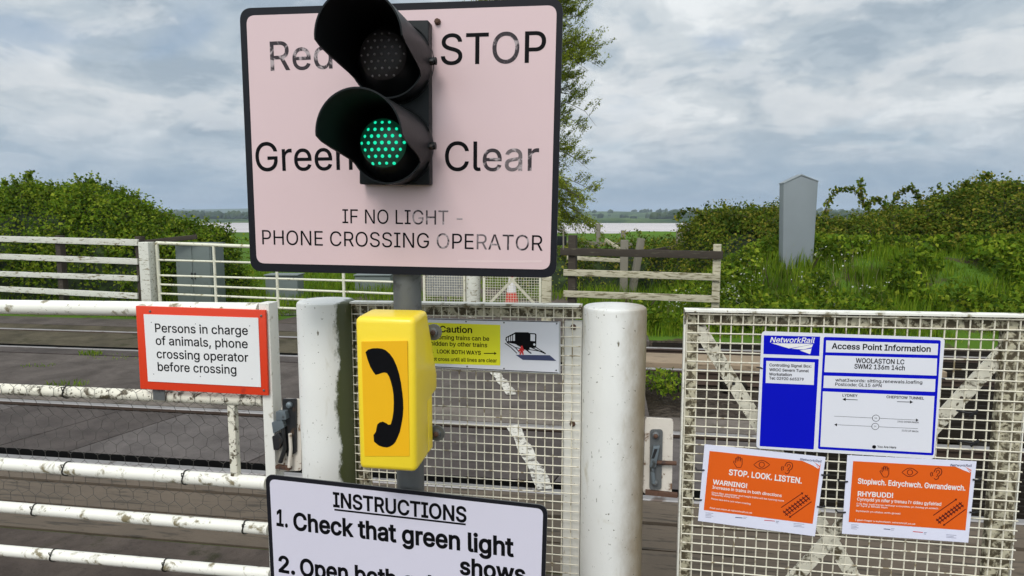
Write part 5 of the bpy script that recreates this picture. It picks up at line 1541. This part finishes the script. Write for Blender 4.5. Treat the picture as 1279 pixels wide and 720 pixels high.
for (u0, u1, v0, v1, y, lab) in ((331, 372, 345, 364, 13.4, 'low grey steel trough cabinet beside the puddles, under the pink sign edge'), (443, 488, 345, 366, 14.5, 'low grey steel box beyond the far gate, left of the grey post')):
    p, q = at(u0, v0, y), at(u1, v1, y); zg = float(world_h(np.array(p.x), np.array(y))) - .02
    t = thing('relay_box', lab, 'cabinet', loc=((p.x + q.x) / 2, y, zg)); w = (q.x - p.x) / 2; h = p.z - zg
    b = MB(); b.box((-w, 0, 0), (w, .4, h), 'cabinet'); b.build('body', t, bevel=.015); b = MB(); b.box((-w - .02, -.03, h + .002), (w + .02, .43, h + .03), 'cabinet'); b.build('lid', t, bevel=.006)
# far wicket gates with their posts
for nm, u0, u1, v0, y, lab, panel in (('wicket_gate', 528, 581, 340, 11.4, 'small mesh gate with a grey sheet behind it, beyond the tracks under the pink sign', True),
                                      ('wicket_gate', 603, 676, 340, 11.0, 'small mesh gate with crossed braces beyond the tracks, in front of the traffic cone', False)):
    F_0 = Frame((at(u0, 340, y).x, y, 0), .155); t = thing(nm, lab, 'gate', F_0)
    w = F_0.px(u1, 340).x; h = F_0.px(u0, v0 - 28).z
    for nm2, A_, B_ in (('stile', (0, 0, .1), (.04, .03, h)), ('stile', (w - .04, 0, .1), (w, .03, h)), ('top_bar', (.042, 0, h - .04), (w - .042, .03, h)), ('bottom_bar', (.042, 0, .1), (w - .042, .03, .14))):
        b = MB(); b.box(A_, B_, 'far_gate'); b.build(nm2, t)
    b = MB(); mesh_panel(b, .04, w - .03, .12, h - .02, .045, .045, -.008, .0035, 'mesh_white'); b.build('wire_mesh', t, smooth=60)
    if panel:
        b = MB(); b.box((.05, .034, .35), (w - .05, .040, h - .1), 'far_panel'); b.build('backing_sheet', t); b = MB(); b.box((w * .48, .041, .2), (w * .54, .08, h), 'galv'); b.build('mid_post', t)
    else:
        for k, (q0, q1) in enumerate((((.05, h * .96), (w - .05, .2)), ((w - .05, h * .96), (.05, .2)))):
            b = MB(); b.bar((q0[0], .035 + .014 * k, q0[1]), (q1[0], .035 + .014 * k, q1[1]), .01, .045, 'far_gate'); b.build('brace', t)
p = at(591, 340, 11.2); b = MB(); b.tube([(0, 0, -.2), (0, 0, 1.32), (0, 0, 1.335)], [.125, .125, .10], 24, 'old_white'); o = b.build('gate_post'); o.location = (p.x, 11.2, 0)
tag(o, 'white round post between the two small mesh gates beyond the tracks', 'bollard')
# traffic cone
p = at(639, 360, 12.0); zg = float(world_h(np.array(p.x), np.array(12.0)))
cn = thing('traffic_cone', 'red and white traffic cone behind the small braced gate', 'cone', loc=(p.x, 12.0, zg))
b = MB(); b.box((-.20, -.20, 0), (.20, .20, .045), 'cone_red'); b.build('base', cn, bevel=.012)
b = MB(); rz = lambda z: .155 - .125 * z / .74
b.tube([(0, 0, .046), (0, 0, .36)], [rz(.05), rz(.36)], 24, 'cone_red', caps=False); b.tube([(0, 0, .62), (0, 0, .76), (0, 0, .765)], [rz(.62), rz(.76), .01], 24, 'cone_red', caps=False); b.build('cone_body', cn)
b = MB(); b.tube([(0, 0, .36), (0, 0, .62)], [rz(.36) + .001, rz(.62) + .001], 24, 'cone_white', caps=False); b.build('reflective_sleeve', cn)
# dark topped fence beside the bank
a, c = at(708, 340, 10.3), at(897, 340, 9.55)
DF = Frame((a.x, a.y, 0), (a.y - c.y) / (c.x - a.x))
df = thing('wooden_fence', 'wooden fence with dark top rail and two bleached lower rails, before the estuary', 'fence', DF)
for (p, q, h, m) in (((700, 314.5), (903, 319), 9.5, 'dark_wood'), ((704, 340.5), (899, 346.5), 8.5, 'pale_wood'), ((704, 367), (899, 374), 8.5, 'pale_wood')):
    p, q = DF.px(*p), DF.px(*q); b = MB(); b.bar(p, q, .04, h / 800 * 9.9, m); b.build('rail', df, bevel=.005)
for (u, v, w, m) in ((714, 294, .125, 'dark_wood'), (896, 305.5, .115, 'pale_wood')):
    p = DF.px(u, v); b = MB(); b.box((p.x - w / 2, .025, -.2), (p.x + w / 2, .025 + w, p.z), m); b.build('post', df, bevel=.008)
p = DF.px(701, 299); b = MB(); b.box((p.x - .20, .0, p.z - .10), (p.x + .085, .021, p.z + .05), 'black_plastic'); o = b.build('dark_board', df, bevel=.004)
b = MB(); p = DF.px(704, 287); q = DF.px(704, 312); b.bar((q.x, -.012, q.z), (p.x, -.012, p.z), .016, .022, 'grey_wood', up=(1, 0, 0)); b.bar((p.x - .06, -.012, p.z), (p.x + .02, -.012, p.z), .016, .02, 'grey_wood'); b.build('bracket', df)
# remains of an old fence and gate in the field
for i, (u, v, y, w, lab) in enumerate(((747.5, 279.5, 19, .12, 'taller grey field post standing against the estuary water'), (778.5, 288, 18, .13, 'shorter grey field post against the estuary water'), (849, 288, 15.5, .15, 'thick weathered post against the sprigged bush'),
                                    (733, 300, 16.5, .10, 'pale broken post by the dark fence post'), (780, 300, 14.2, .17, 'stout grey stump post in the middle of the field fence'), (789, 297, 14.4, .14, 'dark leaning stump post touching a stout grey one'))):
    o = wpost('field_post', lab, u, v, y, w, 'grey_wood' if i not in (3,) else 'pale_wood', 'old posts in the field')
    if i == 5: o.rotation_euler = (0, R(9), .2)
for i, (p, q, y0_, y1_, lab, m) in enumerate((((704, 303), (792, 306), 16.6, 15.8, 'long thin grey rail lying between the old field posts', 'grey_wood'), ((756, 300), (775, 312), 16, 15.6, 'pale broken rail slanting down from the old field posts', 'pale_wood'),
                                       ((790, 318), (850, 308), 14.6, 15.4, 'dark old rail rising to the thick weathered post', 'dark_wood'), ((708, 322), (780, 326), 15, 14.8, 'pale low rail of the old field fence behind the dark fence', 'pale_wood'),
                                       ((182, 303), (246, 296), 12.0, 12.1, 'dark old rail sloping up behind the far white post', 'dark_wood'))):
    A_, B_ = at(*p, y0_), at(*q, y1_); O = (A_ + B_) / 2; b = MB(); b.bar(A_ - O, B_ - O, .05, .09, m); o = b.build('fence_rail', bevel=.008); o.location = O
    tag(o, lab, 'rail', 'loose old rails in the field')

# grey pointed marker pillar
yM = 10.7; c = at(997, 332, yM); PFm = Frame((c.x, c.y, 0), -.02)
mk = thing('marker_pillar', 'grey upright pillar with a pointed top on the bramble bank', 'pillar', PFm.shift((0, 0, c.z - .35)))
MF = PFm.shift((0, 0, c.z - .35))
q = P2(MF, [(979, 229.5), (1001, 220), (1022, 227), (1015, 333), (973.5, 332)])
q[3] = (q[3][0], -.1); q[4] = (q[4][0] + .075, -.1); q[0] = (q[0][0], q[0][1])
b = MB(); b.prism(q, 0, .17, 'marker_grey'); b.build('body', mk, bevel=.012)
b = MB(); e = .005
b.prism([(q[0][0] - e, q[0][1] - e), (q[0][0] - e, q[0][1] + .012), (q[1][0], q[1][1] + .03), (q[2][0] + e, q[2][1] + .012), (q[2][0] + e, q[2][1] - e), (q[1][0], q[1][1] + .003)], -.006, .18, 'marker_grey'); b.build('cap', mk, bevel=.004)

# ------------------------------------------------------------------ far shore woods, and the air
V, Fq = [], []
ico = [(0, 0, 1)] + [(.894 * math.cos(k * 1.2566), .894 * math.sin(k * 1.2566), .447) for k in range(5)] + [(.894 * math.cos(k * 1.2566 + .628), .894 * math.sin(k * 1.2566 + .628), -.447) for k in range(5)] + [(0, 0, -1)]
icf = [(0, 1 + k, 1 + (k + 1) % 5) for k in range(5)] + [(1 + k, 6 + k, 1 + (k + 1) % 5) for k in range(5)] + [(1 + (k + 1) % 5, 6 + k, 6 + (k + 1) % 5) for k in range(5)] + [(11, 6 + (k + 1) % 5, 6 + k) for k in range(5)]
I_ = np.array(ico)
m = 0
for i in range(2600):
    band = rr.random(); c = 1300 + 260 * rr.random() if band < .72 else rr.uniform(1700, 3400)
    s = rr.uniform(-.92, .92) * c
    if vnoise(np.array(s * .004), np.array(c * .006), 71) < .34: continue
    w, h = rr.uniform(5, 15), rr.uniform(4, 11)
    z = float(height(np.array(s), np.array(c)))
    v = I_ * (1 + rng.uniform(-.25, .25, (12, 1))) * np.array([w, w * .8, h]) + np.array([s * T.a.x + c * T.d.x, s * T.a.y + c * T.d.y, z + h * .5])
    V.append(v); Fq.append(np.array(icf) + m); m += 12
M['far_tree'] = leaf_mat('far_wood_foliage', [(.018, .036, .010), (.035, .06, .016), (.06, .085, .025)], .9, .05)
kind(fast_mesh('far_woodland', np.concatenate(V), np.concatenate(Fq), 'far_tree', None, (0, 0, 0)), 'stuff')
hm = bpy.data.materials.new('haze_air'); hm.use_nodes = True; nt = hm.node_tree; nt.nodes.clear()
pv = nt.nodes.new('ShaderNodeVolumePrincipled'); pv.inputs['Color'].default_value = (.72, .84, 1.0, 1); pv.inputs['Density'].default_value = .00016; pv.inputs['Anisotropy'].default_value = .2
oo = nt.nodes.new('ShaderNodeOutputMaterial'); nt.links.new(pv.outputs[0], oo.inputs['Volume'])
M['haze'] = hm
b = MB(); b.box((-9500, -2500, -10), (9500, 9500, 190), 'haze'); kind(b.build('haze', smooth=0), 'stuff')
